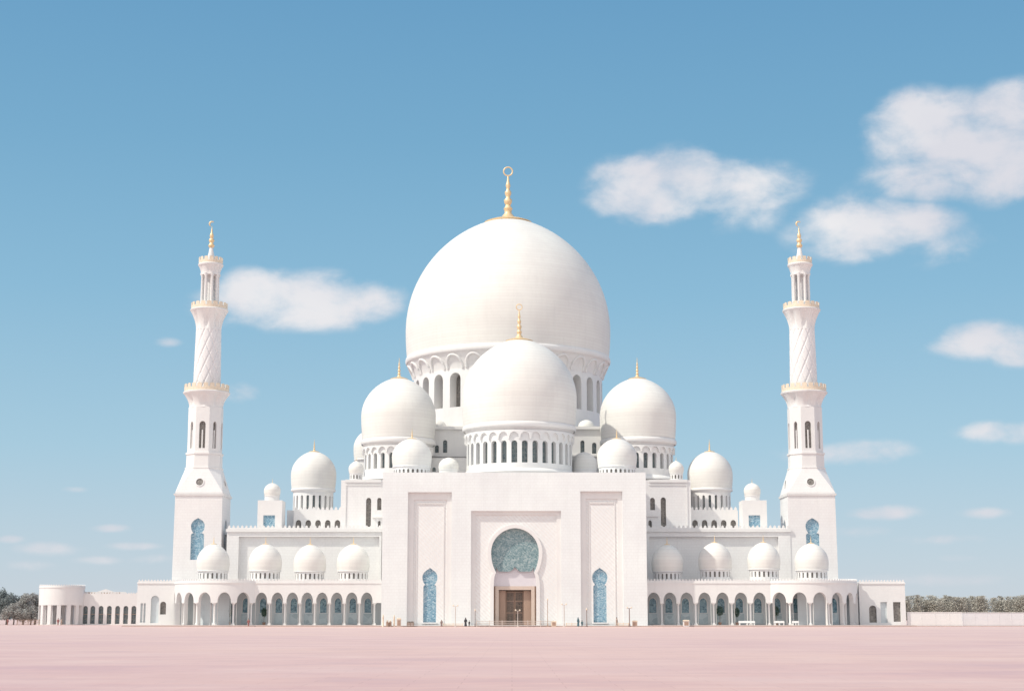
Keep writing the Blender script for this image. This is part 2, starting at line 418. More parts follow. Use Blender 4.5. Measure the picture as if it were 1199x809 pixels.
def drum_dome(parent, px, Yc, rpx, ytop, yeq, ybot, fin=None, fin_r=None, drum=None, ring=None, finring=False, rbf=0.96, skirt=None, cap=True, label=None, point=0.03, wmat='screen'):
    """dome with drum; all heights read at the dome's own distance.
    drum = dict(r, y0 (base), yw0, yw1 window sill/crown, n windows, wf width fraction, corbel=(ya, yb, n))"""
    cx, _ = W(px, yeq, Yc); sc = math.hypot(Yc, 0) / F / (ct - (CY - yeq) / F * st)
    R = rpx * sc
    zt, ze, zb = WZ(ytop, Yc), WZ(yeq, Yc), WZ(ybot, Yc)
    prof = dome_profile(R, zb, ze, zt, R * rbf, point=point)
    mb = MB(); mb.lathe(cx, Yc, prof, 96)
    d = mb.build('dome', M['dome'], parent, 60)
    if label: d['label'] = label
    if not drum:
        mb = MB(); mb.lathe(cx, Yc, [(R * rbf * .985, zb - 3.5), (R * rbf * .985, zb + .05), (R * rbf * 1.03, zb + .06), (R * rbf * 1.03, zb + .3)], 48); mb.build('drum', M['plain'], d, 40)
    if fin:
        h = WZ(fin, Yc) - zt
        finial(cx, Yc, zt - 0.01 * R, h, (fin_r or rpx * .14) * sc, d, ring=finring, cap=cap, prof=prof)
    if ring:   # (outer radius px, y top, y bottom)
        mb = MB(); ro, ya, yb_ = ring; RF = .15 if (drum and drum.get('hood')) else .28
        za, zc = WZ(ya, Yc), WZ(yb_, Yc); rr = ro * sc; rd = (drum['r'] if drum else rpx * .93) * sc
        pr = [(R * rbf - .05, za + .01 * R)]
        for i in range(9):
            a = PI / 2 - i * PI / 8 * .9
            pr.append((R * rbf + (rr - R * rbf) * max(0, math.cos(a)), za - (za - zc) * RF * (1 - math.sin(a))))
        for i in range(1, 9):
            u = i / 8
            pr.append((rr - (rr - rd) * (1 - (1 - u) ** (1.35 if RF < .2 else 2)) - .02, za - (za - zc) * (RF + (1 - RF) * u)))
        ring_pr = pr; mb.lathe(cx, Yc, pr[::-1], 96); mb.build('cornice', M['plain'], d, 50)
    if drum:
        rd = drum['r'] * sc; z0 = WZ(drum['y0'], Yc); z1 = WZ(ring[2], Yc) if ring else zb
        Yf = Yc - rd * .8
        zw0 = z0 + (z1 - z0) * drum['w0']; zw1 = z0 + (z1 - z0) * drum['w1']
        n = drum['n']; per = 2 * PI * rd / n; w = per * drum.get('wf', .55)
        bays = [((k - (n - 1) / 2 - .0) * per, w, zw0, zw1 - w * .5, zw1) for k in range(n)]
        ph = drum.get('ph', 0.0)
        path = lambda s, dd: (cx + (rd - dd) * math.sin(s / rd + ph), Yc - (rd - dd) * math.cos(s / rd + ph))
        t = min(drum.get('t', rd * .1), rd * .4)
        mb = MB(); mb.arcwall(path, -PI * rd, PI * rd, bays, z0, z1 + .02, t, step=per / 2, n=8, back=False)
        mb.build('drum', M['plain'], d, 40)
        mb = MB()   # dark core behind the windows closes the drum
        for k, (s, ww, a, b_, c) in enumerate(bays):
            x, y = path(s, 0)
            if y > Yc + rd * .15: continue
            mb = MB(); q = t * .97; N = 8
            pts = [(s - ww * .55, a - .05)] + [(s - ww * .55 * math.cos(PI * i / N), b_ + (c - b_ + .05) * math.sin(PI * i / N)) for i in range(N + 1)] + [(s + ww * .55, a - .05)]
            mb.face(*[(*path(p, q), z) for p, z in pts])
            mb.build('window', M[wmat], d, 0, weld=False)
        mb = MB(); mb.lathe(cx, Yc, [(rd - t * 1.12, z0), (rd - t * 1.12, z1)], 48); mb.build('inner_wall', M['interior'], d)
        ex = drum.get('ext', 2.2 if rpx < 25 else 6)
        mb = MB(); mb.lathe(cx, Yc, [(rd * 1.004, z0 - ex), (rd * 1.004, z0 + .05)], 64); mb.build('drum_foot', M['plain'], d)
        if drum.get('hood'):
            nh = drum['hood']; fl = sorted([(z, r) for r, z in ring_pr])
            def frad(z):
                for (za_, ra_), (zb_, rb_) in zip(fl, fl[1:]):
                    if za_ <= z <= zb_ and zb_ > za_: return ra_ + (rb_ - ra_) * (z - za_) / (zb_ - za_)
                return fl[0][1] if z < fl[0][0] else fl[-1][1]
            zA = z1 + (fl[-1][0] - z1) * .02; zB = z1 + (fl[-1][0] - z1) * .58
            for k in range(nh):
                am = (k - (nh - 1) / 2) * 2 * PI / nh
                if math.cos(am) < -.1: continue
                pts = []
                for i in range(17):
                    t_ = PI * i / 16; a_ = am - math.cos(t_) * 2 * PI / nh * .40; zz = zA + (zB - zA) * math.sin(t_) ** .8; rr_ = frad(zz) + .04
                    pts.append((cx + rr_ * math.sin(a_), Yc - rr_ * math.cos(a_), zz))
                mh = MB(); mh.tube(pts, .34, 8); mh.build('hood_moulding', M['plain'], d, 60)
        if drum.get('corbel'):
            c0, c1, proj, nn = drum['corbel']    # fractions of drum height, projection px, count
            rc = rd + proj * sc; za = z0 + (z1 - z0) * c0; zc = z0 + (z1 - z0) * c1
            per = 2 * PI * rc / nn
            p2 = lambda s, dd: (cx + (rc - dd) * math.sin(s / rc + ph), Yc - (rc - dd) * math.cos(s / rc + ph))
            bb = [((k - (nn - 1) / 2) * per, per * .86, za, za + (zc - za) * .12, za + (zc - za) * .80) for k in range(nn)]
            mb = MB(); mb.arcwall(p2, -PI * rc, PI * rc, bb, za, zc, proj * sc - .01, step=per / 2, n=8, back=False)
            mb.build('corbel_table', M['plain'], d, 40)
        if skirt:    # (radius px, height px) shallow flared foot
            rs = skirt[0] * sc; hs = skirt[1] * sc
            mb = MB(); pr = [(rs, z0 - hs)]
            for i in range(7):
                u = i / 6; pr.append((rs + (rd * .985 - rs) * u, z0 - hs + hs * (.15 + .85 * math.sin(u * PI / 2)) + .04))
            mb.lathe(cx, Yc, pr, 72); mb.build('drum_base', M['plain'], d, 50)
    return d, cx, R

def keyhole(cx, zc, r, ztop, neck, wn, wb, z0, flare=0.0, n=20):
    """horseshoe outline: round head with a small point, pinched neck, straight jambs; starts bottom left"""
    a0 = -math.acos(wn / r); low = (zc - neck) / (r * math.sin(-a0))
    pts = [(cx - wb, z0)]
    zsh = neck - r * .22 - flare
    for i in range(6):
        u = i / 6
        pts.append((cx - (wb + (wn - wb) * (1 - math.cos(u * PI / 2))), zsh + (neck - zsh) * math.sin(u * PI / 2)))
    A = [a0 + (PI / 2 - a0) * i / n for i in range(n + 1)]
    for a in A:
        x = r * math.cos(a); z = zc + r * math.sin(a) * (low if a < 0 else 1)
        u = max(0, (a - PI * .28) / (PI / 2 - PI * .28))
        z += (ztop - zc - r) * u ** 2.2
        pts.append((cx - x, z))
    left = pts; right = [(2 * cx - x, z) for x, z in left[::-1]][1:]
    return left + right
def archpts(cx, w, z0, sp, cr, n=12):
    return [(cx - w / 2, z0)] + [(cx - w / 2 * math.cos(PI * i / n), sp + (cr - sp) * math.sin(PI * i / n)) for i in range(n + 1)] + [(cx + w / 2, z0)]
def rect(x0, x1, z0, z1): return [(x0, z0), (x0, z1), (x1, z1), (x1, z0)]
def grow(pts, k):
    c = (sum(p[0] for p in pts) / len(pts), sum(p[1] for p in pts) / len(pts))
    out = []
    n = len(pts)
    for i in range(n):
        a = Vector(pts[i - 1]); b = Vector(pts[i]); d = Vector(pts[(i + 1) % n])
        e = (b - a); f = (d - b)
        if e.length < 1e-6: e = f
        if f.length < 1e-6: f = e
        t = (e.normalized() + f.normalized())
        if t.length < 1e-4: t = e
        t.normalize(); nrm = Vector((-t.y, t.x))
        out.append((b.x + nrm.x * k, b.y + nrm.y * k))
    return out

# =================================================================== THE SETTING
mb = MB()
mb.face((-9000, -600, 0), (9000, -600, 0), (9000, 14000, 0), (-9000, 14000, 0))
tag(mb.build('plaza_ground', M['ground'], None, 0), 'wide pink paved plaza running to the horizon', 'ground', kind='structure')
YP = 328.0     # portal front
YA = 332.5     # arcade front
YW = 347.0     # wing wall front
ZF = 0.30      # raised floor under the buildings
mb = MB(); xL, xR = WX(150, 730, YA), WX(1066, 730, YA)
mb.box(xL, xR, 328.5, 400, 0.0, ZF)
mb.box(WX(441, 730, YP), WX(763, 730, YP), YP - 3, 328.497, 0.0, ZF * .7)
tag(mb.build('terrace_pavement', M['plinth'], None, 0), 'raised pale stone pavement under the mosque', 'pavement', kind='structure')
mb = MB(); mb.box(WX(441, 730, YP), WX(763, 730, YP), YP - 3.2, YP - 3.003, 0, ZF * .6); mb.box(xL - .3, WX(441, 730, YP), 328.2, 328.497, 0, ZF * .8); mb.box(WX(763, 730, YP), xR + .3, 328.2, 328.497, 0, ZF * .8)  # first box: dark strip painted in for the shadow line at the portal foot
tag(mb.build('kerb', M['kerb'], None, 0), 'brown stone kerb along the pavement edge, with a dark strip for shadow at the portal foot', 'kerb', kind='structure')

# =================================================================== THE MOSQUE
mosque = thing('mosque', (WX(602.5, 730, YP), YP + 20, 0), 'great white marble mosque with egg-shaped central dome and tall keyhole portal', 'mosque')
# ---- portal block
px0, px1 = WX(446, 733, YP), WX(758.5, 733, YP); zt = WZ(553, YP); YPB = 366.0
pc = WX(602.5, 650, YP)
def xw(px, py=650, Y=YP): return WX(px, py, Y)
lp = rect(xw(477), xw(528.5), ZF, WZ(576, YP)); cp = rect(xw(551.5), xw(657), ZF, WZ(598, YP)); rp = rect(xw(680), xw(729.5), ZF, WZ(575, YP))
mb = MB()
outer = [(px0, 0), (px1, 0), (px1, zt), (px0, zt)]
mb.poly_xz(outer, [lp, cp, rp], YP, deps=[.7, .6, .7])
mb.face((px0, YP, 0), (px0, YPB, 0), (px0, YPB, zt), (px0, YP, zt)); mb.face((px1, YP, 0), (px1, YPB, 0), (px1, YPB, zt), (px1, YP, zt))
mb.face((px0, YP, zt), (px1, YP, zt), (px1, YPB, zt), (px0, YPB, zt)); mb.face((px0, YPB, 0), (px1, YPB, 0), (px1, YPB, zt), (px0, YPB, zt))
mb.build('portal_wall', M['wall'], mosque, 0)
def side_panel(r, kx0, kx1, cxp):
    x0, x1, z1 = r[0][0], r[2][0], r[1][1]; Y = YP + .7
    inner = rect(x0 + 1.2, x1 - 1.0, ZF, z1 - 1.5)
    m = MB(); m.poly_xz(rect(x0, x1, ZF, z1)[::-1], [inner], Y, deps=[.22]); m.build('panel_frame', M['plain'], mosque, 0)
    Y2 = Y + .22
    cx = xw(cxp); rr = (xw(kx1) - xw(kx0)) / 2
    key = keyhole(cx, WZ(675.5, Y2), rr, WZ(664.5, Y2), WZ(684.5, Y2), rr * .60, rr * .86, ZF + .55, flare=.12)
    i0, i1, iz = inner[0][0], inner[2][0], inner[1][1]
    m = MB(); m.poly_xz(rect(i0, i1, ZF, iz)[::-1], [key], Y2, deps=[.35])
    pn = m.build('carved_panel', M['carved'], mosque, 0)
    # raised fillet and dentil strip inside the panel
    m = MB(); m.box(i0 + .5, i0 + .68, Y2 - .12, Y2 - .003, ZF, iz - .55); m.box(i1 - .68, i1 - .5, Y2 - .12, Y2 - .003, ZF, iz - .55)
    for k in range(16):
        a = i0 + .8 + k * (i1 - i0 - 1.6) / 16
        m.box(a, a + .26, Y2 - .16, Y2 - .003, iz - .95, iz - .6)
    m.build('dentil', M['plain'], pn, 0)
    m = MB(); g = [(x, Y2 + .33, z) for x, z in grow(key, .05)]
    tri = tessellate_polygon([[Vector((x, z, 0)) for x, y, z in g]])
    for p in g: m.pt(p)
    m.f += [list(t) for t in tri]
    w = m.build('window', M['teal'], mosque, 0); w['label'] = 'tall keyhole window of blue mosaic'
    m = MB(); m.box(cx - rr, cx + rr, Y2 - .2, Y2 + .3, ZF + .3, ZF + .55); m.build('sill', M['plain'], w, 0)
side_panel(lp, 494.5, 512, 503.3)
side_panel(rp, 693.3, 711.2, 702.3)
# centre portal
Yc_ = YP + .6; x0, x1, z1 = cp[0][0], cp[2][0], cp[1][1]
zc = WZ(646.5, Yc_); kr = xw(631.0) - xw(603)
ccx = xw(603)
def chaikin(key, k=3):
    for _ in range(k):
        key = [key[0]] + [q for i in range(1, len(key) - 2) for q in (((key[i][0] * .75 + key[i + 1][0] * .25), (key[i][1] * .75 + key[i + 1][1] * .25)), ((key[i][0] * .25 + key[i + 1][0] * .75), (key[i][1] * .25 + key[i + 1][1] * .75)))] + [key[-1]]
    return key
key = chaikin(keyhole(ccx, zc, kr, WZ(618, Yc_), WZ(670.5, Yc_), kr * .78, kr * .89, ZF, flare=1.8, n=28))
MW = .72
keyo = chaikin(keyhole(ccx, zc, kr + MW, WZ(618, Yc_) + MW, WZ(670.5, Yc_) - .1, kr * .78 + MW * .95, kr * .89 + MW, ZF, flare=1.6, n=28))
mb = MB(); fr2 = rect(x0 + .9, x1 - .9, ZF, z1 - .75)
mb.poly_xz(rect(x0, x1, ZF, z1)[::-1], [fr2], Yc_, deps=[.25]); mb.build('panel_frame', M['plain'], mosque, 0)
mb = MB(); mb.poly_xz(rect(x0 + .9, x1 - .9, ZF - .0, z1 - .75)[::-1], [keyo], Yc_ + .25, deps=[.3]); mb.build('carved_panel', M['carved'], mosque, 0)
# raised moulding following the keyhole
mb = MB(); ka = [(x, z) for x, z in keyo]; kb = key
Ym = Yc_ - .15; PD = 3.0
for i in range(len(ka) - 1):
    a, b, c, d = ka[i], ka[i + 1], kb[i + 1], kb[i]
    mb.face((a[0], Ym, a[1]), (b[0], Ym, b[1]), (c[0], Ym, c[1]), (d[0], Ym, d[1]))
    mb.face((a[0], Ym, a[1]), (b[0], Ym, b[1]), (b[0], Yc_ + .6, b[1]), (a[0], Yc_ + .6, a[1]))
    mb.face((d[0], Ym, d[1]), (c[0], Ym, c[1]), (c[0], Yc_ + PD, c[1]), (d[0], Yc_ + PD, d[1]))
mb.build('portal_arch', M['plain'], mosque, 40)
# mosaic lunette, closed below by a double-lobed edge
Yl = Yc_ + .9
head = [(x, z) for x, z in key if z > WZ(671, Yl)]
zl = WZ(669, Yl)
hx0, hx1 = head[0][0], head[-1][0]
N = 24; low = []
for i in range(N + 1):
    u = i / N; x = hx1 + (hx0 - hx1) * u
    v = abs(u - .5) * 2
    z = zl + (WZ(663.5, Yl) - zl) * max(0, 1 - v / .28) ** 1.4 + .9 * max(0, (v - .8) / .2) ** 2
    low.append((x, z))
mb = MB(); pts = head + low; tri = tessellate_polygon([[Vector((x, z, 0)) for x, z in pts]])
for x, z in pts: mb.pt((x, Yl, z))
mb.f += [list(t) for t in tri]; mb.build('lunette', M['tealdeep'], mosque, 0)
# inner wall + door
Yi = Yc_ + 1.4
dz = WZ(686, Yi)
mb = MB(); mb.poly_xz([(ccx - kr * 1.05, dz), (ccx + kr * 1.05, dz), (ccx + kr * 1.05, WZ(616, Yi)), (ccx - kr * 1.05, WZ(616, Yi))], [], Yi)
mb.face((ccx - kr * 1.05, Yi, dz), (ccx + kr * 1.05, Yi, dz), (ccx + kr * 1.05, Yi + 3, dz), (ccx - kr * 1.05, Yi + 3, dz))
mb.build('portal_inner_wall', M['lilac'], mosque, 0)
mb = MB(); f0, f1 = xw(580, 700, Yi), xw(626, 700, Yi)
mb.box(f0, f0 + .7, Yi - .25, Yi + .3, ZF, dz - .003); mb.box(f1 - .7, f1, Yi - .25, Yi + .3, ZF, dz - .003); mb.box(f0 + .7, f1 - .7, Yi - .2, Yi + .3, dz - .75, dz - .003)
door_frame = mb.build('door_frame', M['beige'], mosque, 0)
mb = MB(); Yd = Yi + 2.2
mb.box(ccx - kr * 1.05, ccx + kr * 1.05, Yd, Yd + .2, ZF, dz); mb.box(f0 + .7, xw(592, 700, Yi), Yi + .6, Yd - .003, ZF, dz - .9); mb.box(xw(613, 700, Yi), f1 - .7, Yi + .6, Yd - .003, ZF, dz - .9)
mb.box(ccx - kr * 1.05, f0 - .003, Yi + .1, Yi + .5, ZF, dz - .003); mb.box(f1 + .003, ccx + kr * 1.05, Yi + .1, Yi + .5, ZF, dz - .003)
mb.build('door_surround', M['tan'], mosque, 0)
mb = MB(); d0, d1 = xw(592.3, 700, Yi), xw(612.7, 700, Yi)
mid = (d0 + d1) / 2
for a, b in ((d0, mid - .04), (mid + .04, d1)):
    m2 = MB(); m2.box(a, b, Yi + 1.5, Yi + 1.62, ZF, dz - 1.0)
    dr = m2.build('door', M['doorlattice'], mosque, 0)
    m3 = MB(); m3.box(a, a + .14, Yi + 1.42, Yi + 1.497, ZF, dz - 1.0); m3.box(b - .14, b, Yi + 1.42, Yi + 1.497, ZF, dz - 1.0)
    for q in (0.02, .35, .7, .97): zz = ZF + (dz - 1.0 - ZF) * q; m3.box(a + .14, b - .14, Yi + 1.42, Yi + 1.497, zz, zz + .16)
    m3.build('door_rail', M['tan'], dr, 0)

# ---- hall block behind the portal
YH = 352.0
hx0, hx1 = WX(399, 590, YH), WX(809, 590, YH); hz = WZ(562, YH); YHB = 384
mb = MB()
h1, h2 = WX(404, 590, YH), WX(805, 590, YH)
def A(px, wpx, ya, yb, Y=YH): 
    w = wpx * Y / F; c = WX(px, 595, Y); cr = WZ(ya, Y); return archpts(c, w, WZ(yb, Y), cr - w * .6, cr)
wins = [A(431.5, 6, 582.5, 616.5), A(444, 5, 582.5, 597), A(444.3, 3, 609.5, 617), A(764.2, 5.6, 582.5, 597), A(776.8, 6.2, 582, 616.5), A(761, 4, 609, 617)]
mb.poly_xz([(hx0, 8), (hx1, 8), (hx1, hz), (hx0, hz)], [w[::-1] for w in wins], YH, depth=.7)
for x in (hx0, hx1): mb.face((x, YH, 8), (x, YHB, 8), (x, YHB, hz), (x, YH, hz))
mb.face((hx0, YH, hz), (hx1, YH, hz), (hx1, YHB, hz), (hx0, YHB, hz))
hall = mb.build('hall_wall', M['cladding'], mosque, 0)
for w in wins:
    m = MB(); m.face(*[(x, YH + .62, z) for x, z in grow(w, -.0)]); m.build('window', M['screen'], mosque, 0)
mb = MB(); zl = WZ(567, YH); th = .28     # thin raised border moulding of the hall
for a, b in ((h1, WX(446, 590, YH)), (WX(760, 590, YH), h2)):
    mm = MB(); mm.box(a, b, YH - .3, YH - .003, hz - .5, hz + .12); mm.build('cornice', M['plain'], hall, 0)
    mm = MB(); mm.box(a, b, YH - .16, YH - .003, zl - .2, zl); mm.build('moulding', M['plain'], hall, 0)
for bb in ((h1 - .01, h1 + .22, YH - .16, YH - .003, 10, zl - .203), (h2 - .22, h2 + .01, YH - .16, YH - .003, 10, zl - .203)):
    mb = MB(); mb.box(*bb); mb.build('moulding', M['plain'], hall, 0)
for bb in ((WX(436, 604, YH), WX(448, 604, YH), YH - .5, YH - .003, WZ(604.5, YH) - .3, WZ(604.5, YH)), (WX(757, 603, YH), WX(771, 603, YH), YH - .5, YH - .003, WZ(603, YH) - .3, WZ(603, YH))):
    mb = MB(); mb.box(*bb); mb.build('ledge', M['plain'], hall, 0)

# ---- tier under the main drum
YT = 371.0
tz = WZ(500, YT); t0, t1 = WX(488, 520, YT), WX(716, 520, YT)
mb = MB()
def A2(px, wpx, ya, yb, Y):
    w = wpx * Y / F; c = WX(px, 520, Y); cr = WZ(ya, Y); return archpts(c, w, WZ(yb, Y), cr - w * .5, cr)
tw = [A2(521.2, 5, 515, 530, YT), A2(511.5, 4.6, 521, 530, YT), A2(682, 4.8, 515.5, 530, YT), A2(695.8, 5.2, 518, 531, YT)]
mb.poly_xz([(t0, 20), (t1, 20), (t1, tz), (t0, tz)], [w[::-1] for w in tw], YT, depth=.8)
for x in (t0, t1): mb.face((x, YT, 20), (x, YT + 46, 20), (x, YT + 46, tz), (x, YT, tz))
mb.face((t0, YT, tz), (t1, YT, tz), (t1, YT + 46, tz), (t0, YT + 46, tz))
tier = mb.build('upper_hall_wall', M['plain'], mosque, 0)
for w in tw:
    m = MB(); m.face(*[(x, YT + .7, z) for x, z in w]); m.build('window', M['glassdark'], mosque, 0)
mb = MB(); mb.box(t0 - .5, t1 + .5, YT - .6, YT - .003, tz - .55, tz + .12); mb.build('cornice', M['plain'], tier, 0); mb = MB()
mb.box(t0 - .2, t1 + .2, YT - .7, YT - .003, WZ(533, YT) - .35, WZ(533, YT)); mb.build('moulding', M['plain'], tier, 0)
YT2 = 368.0; mb = MB(); z2 = WZ(536, YT2)
mb.box(t0 - 2, t1 + 2, YT2, YT - .003, 20, z2); lowt = mb.build('lower_tier_wall', M['plain'], mosque, 0)
for p in (508.5, 530, 685): 
    m = MB(); w = A2(p, 4, 547, 552, YT2 - .01); m.face(*[(x, YT2 - .02, z) for x, z in w]); m.build('window', M['glassdark'], mosque, 0)

# ---- the domes of the mosque
YM = 396.0
drum_dome(mosque, 594.8, YM, 119.5, 256, 389, 421, fin=197, fin_r=17.5, finring=True, rbf=.985,
          ring=(119.5, 421, 446), drum=dict(r=109.5, y0=507, w0=.30, w1=.93, n=28, wf=.58, t=2.6, ext=9, hood=28),
          label='huge central egg-shaped dome with tall ringed gilded finial')
drum_dome(mosque, 608, 353.0, 67.3, 396.5, 468, 500, fin=357, fin_r=10.5, finring=True, rbf=.965,
          ring=(66.5, 500.5, 511), drum=dict(r=61.5, y0=553, w0=.14, w1=.74, n=32, wf=.56, t=.9, corbel=(.78, 1.02, 2.6, 32)),
          label='front dome over the portal with ringed gilded finial', wmat='glassdark', skirt=(66, 4))
for (p, rp_) in ((466.7, 43.6), (746.8, 44.6)):
    drum_dome(mosque, p, 366.0, rp_, 442, 488, 515, fin=418.5, rbf=.965, ring=(rp_ + .2, 515.5, 527),
              drum=dict(r=rp_ - 4.2, y0=559, w0=.24, w1=.80, n=24, wf=.50, t=.9, corbel=(.82, 1.06, 2.4, 24)), skirt=(rp_ + 3, 5), wmat='glassdark')
for p in (482.2, 722.4):
    drum_dome(mosque, p, 341.0, 23.3, 513.0, 535, 546.5, fin=501 if p < 600 else 502, rbf=.95, ring=(22.6, 546.5, 549),
              drum=dict(r=21.3, y0=557, w0=.1, w1=.8, n=24, wf=.5, t=.4))
drum_dome(mosque, 525.3, 350.0, 11.8, 535.5, 546, 551, rbf=.95)
drum_dome(mosque, 684, 356.0, 15, 529, 543, 551, rbf=.97)
drum_dome(mosque, 435, 380.0, 21, 502, 525, 538, rbf=.95, ring=(20.5, 538, 541), drum=dict(r=18, y0=565, w0=.2, w1=.8, n=16, wf=.4))
for p in (417.0, 791.8):
    drum_dome(mosque, p, 355.0, 8.9, 539, 549, 554.2, fin=534, rbf=.88, ring=(8.2, 554.2, 555.2), cap=False,
              drum=dict(r=7.6, y0=562.3, w0=.2, w1=.85, n=12, wf=.5, t=.3), wmat='screen', point=.14)
for p in (513, 686.5):
    drum_dome(mosque, p, 376.0, 9.5, 491.5, 499, 502, rbf=.97)

# ---- terraces with the outer domes, and the small corner towers
def side_terrace(sx, tx0, tx1, wallx0, wallx1, dpx, towx0, towx1, tdx):
    Yt = 356.0; z1 = WZ(597.5, Yt)
    a, b = sorted((WX(wallx0, 600, Yt), WX(wallx1, 600, Yt)))
    L = b - a; path, LL = line(a, Yt, b, Yt)
    n = 5; bays = []
    w = 1.25
    for i in range(n): bays.append((L * (i + .5) / n, w, WZ(618.5, Yt), WZ(612.5, Yt), WZ(608.5, Yt)))
    m = MB(); m.arcwall(path, 0, L, bays, 14, z1, .7, back=False)
    m.box(a, b, Yt + .703, Yt + 30, 14, z1 - .01)
    wl = m.build('terrace_wall', M['plain'], mosque, 0)
    for c in bays:
        m = MB(); m.face(*[(x, Yt + .6, z) for x, z in archpts(a + c[0], w, c[2], c[3], c[4])]); m.build('window', M['screen'], mosque, 0)
    m = MB(); merlons(m, path, 0, L, z1 + .002, .85, .55, .4, .3); m.build('parapet', M['plain'], wl, 0)
    # set-back return beside the tower
    drum_dome(mosque, dpx, 377.0 if sx < 0 else 363.0, 26.4, 528, 556, 572.5, fin=514, rbf=.955, ring=(26.0, 572.5, 578),
              drum=dict(r=23.4, y0=600, w0=.12, w1=.86, n=20, wf=.42, t=.7), wmat='glassdark')
    # tower
    Yo = 350.5; c0, c1 = WX(towx0, 600, Yo), WX(towx1, 600, Yo); zz = WZ(585.5, Yo)
    k0, k1 = WX(tdx - 6.8, 610, Yo), WX(tdx + 6.8, 610, Yo)
    m = MB(); hole = rect(k0, k1, WZ(617, Yo), WZ(603, Yo))
    m.poly_xz([(c0, 12), (c1, 12), (c1, zz), (c0, zz)], [hole], Yo, depth=.3)
    for x in (c0, c1): m.face((x, Yo, 12), (x, Yo + 5.4, 12), (x, Yo + 5.4, zz), (x, Yo, zz))
    m.face((c0, Yo, zz), (c1, Yo, zz), (c1, Yo + 5.4, zz), (c0, Yo + 5.4, zz)); m.face((c0, Yo + 5.4, 12), (c1, Yo + 5.4, 12), (c1, Yo + 5.4, zz), (c0, Yo + 5.4, zz))
    m.build('corner_tower', M['plain'], mosque, 0)
    m = MB(); m.face(*[(x, Yo + .28, z) for x, z in hole]); w_ = m.build('window', M['teal'], mosque, 0); w_['label'] = 'square window of blue mosaic in the corner tower'
    cx = (c0 + c1) / 2
    sc = 1
    drum_dome(mosque, (towx0 + towx1) / 2 + (3.4 if sx < 0 else -3.4) * .9, Yo + 3, 9.7, 565.3, 574.5, 580.5, fin=559.5, rbf=.90, ring=(9.4, 580.5, 582), cap=False,
              drum=dict(r=8.8, y0=588, w0=.2, w1=.7, n=8, wf=.01, t=.2))
    m = MB(); 
    q0, q1 = (c1 + .003, a - .003) if sx < 0 else (b + .003, c0 - .003)
    if q1 > q0:
        m.box(q0, q1, Yt + 2.5, Yt + 9, 14, WZ(597, Yt + 2)); m.build('return_wall', M['plain'], mosque, 0)
side_terrace(-1, 0, 0, 344, 401, 367.3, 301.5, 330, 315)
side_terrace(1, 0, 0, 808, 864, 831.3, 869.5, 898, 883.5)

# ---- wing walls with recessed panel
def wing(sx, pa, pb):
    a, b = WX(pa, 650, YW), WX(pb, 650, YW); zt_ = WZ(618.5, YW)
    hole = rect(a + 2.6 if sx < 0 else a + .5, b - .5 if sx < 0 else b - 2.6, 6, WZ(628, YW))
    m = MB(); m.poly_xz([(a, 5), (b, 5), (b, zt_), (a, zt_)], [hole], YW, depth=.8)
    m.face(*[(x, YW + .8, z) for x, z in hole])
    m.face((a, YW, zt_), (b, YW, zt_), (b, YHB, zt_), (a, YHB, zt_))
    x = a if sx < 0 else b
    m.face((x, YW, 0), (x, YHB, 0), (x, YHB, zt_), (x, YW, zt_))
    wl = m.build('wing_wall', M['cladding'], mosque, 0)
    m = MB(); m.box(a - .2, b + .2, YW - .3, YW - .003, zt_ - .75, zt_ - .1); m.build('moulding', M['plain'], wl, 0)
    path, L = line(a, YW, b, YW)
    m = MB(); merlons(m, path, 0, L, zt_ + .002, .72, .5, .42, .3); m.build('parapet', M['plain'], wl, 0)
wing(-1, 265, 446.5)
wing(1, 757.5, 926)

# =================================================================== MINARETS
minaret = thing('minaret', (0, 0, 0), 'left minaret, in front of the wide cloud, slim white with gilded balconies', 'minaret', 'tall minarets flanking the mosque')
YX = 352.3
def mz(y): return WZ(y, YX)
sc = YX / F / ct
hb = 28.2 * YW / F / ct * .99           # half side of the square base at the foot
def oct_prof(mb, prof, phase=PI / 8): mb.lathe(0, 0, [(r / math.cos(PI / 8), z) for r, z in prof], 8, phase=phase)
def m_box(m, h0, h1, z0, z1):
    b = len(m.v)
    for h, z in ((h0, z0), (h1, z1)):
        for sx, sy in ((-1, -1), (1, -1), (1, 1), (-1, 1)): m.v.append((sx * h, sy * h, z))
    for q in ((0, 3, 2, 1), (4, 5, 6, 7), (0, 1, 5, 4), (1, 2, 6, 5), (2, 3, 7, 6), (3, 0, 4, 7)): m.f.append([b + i for i in q])
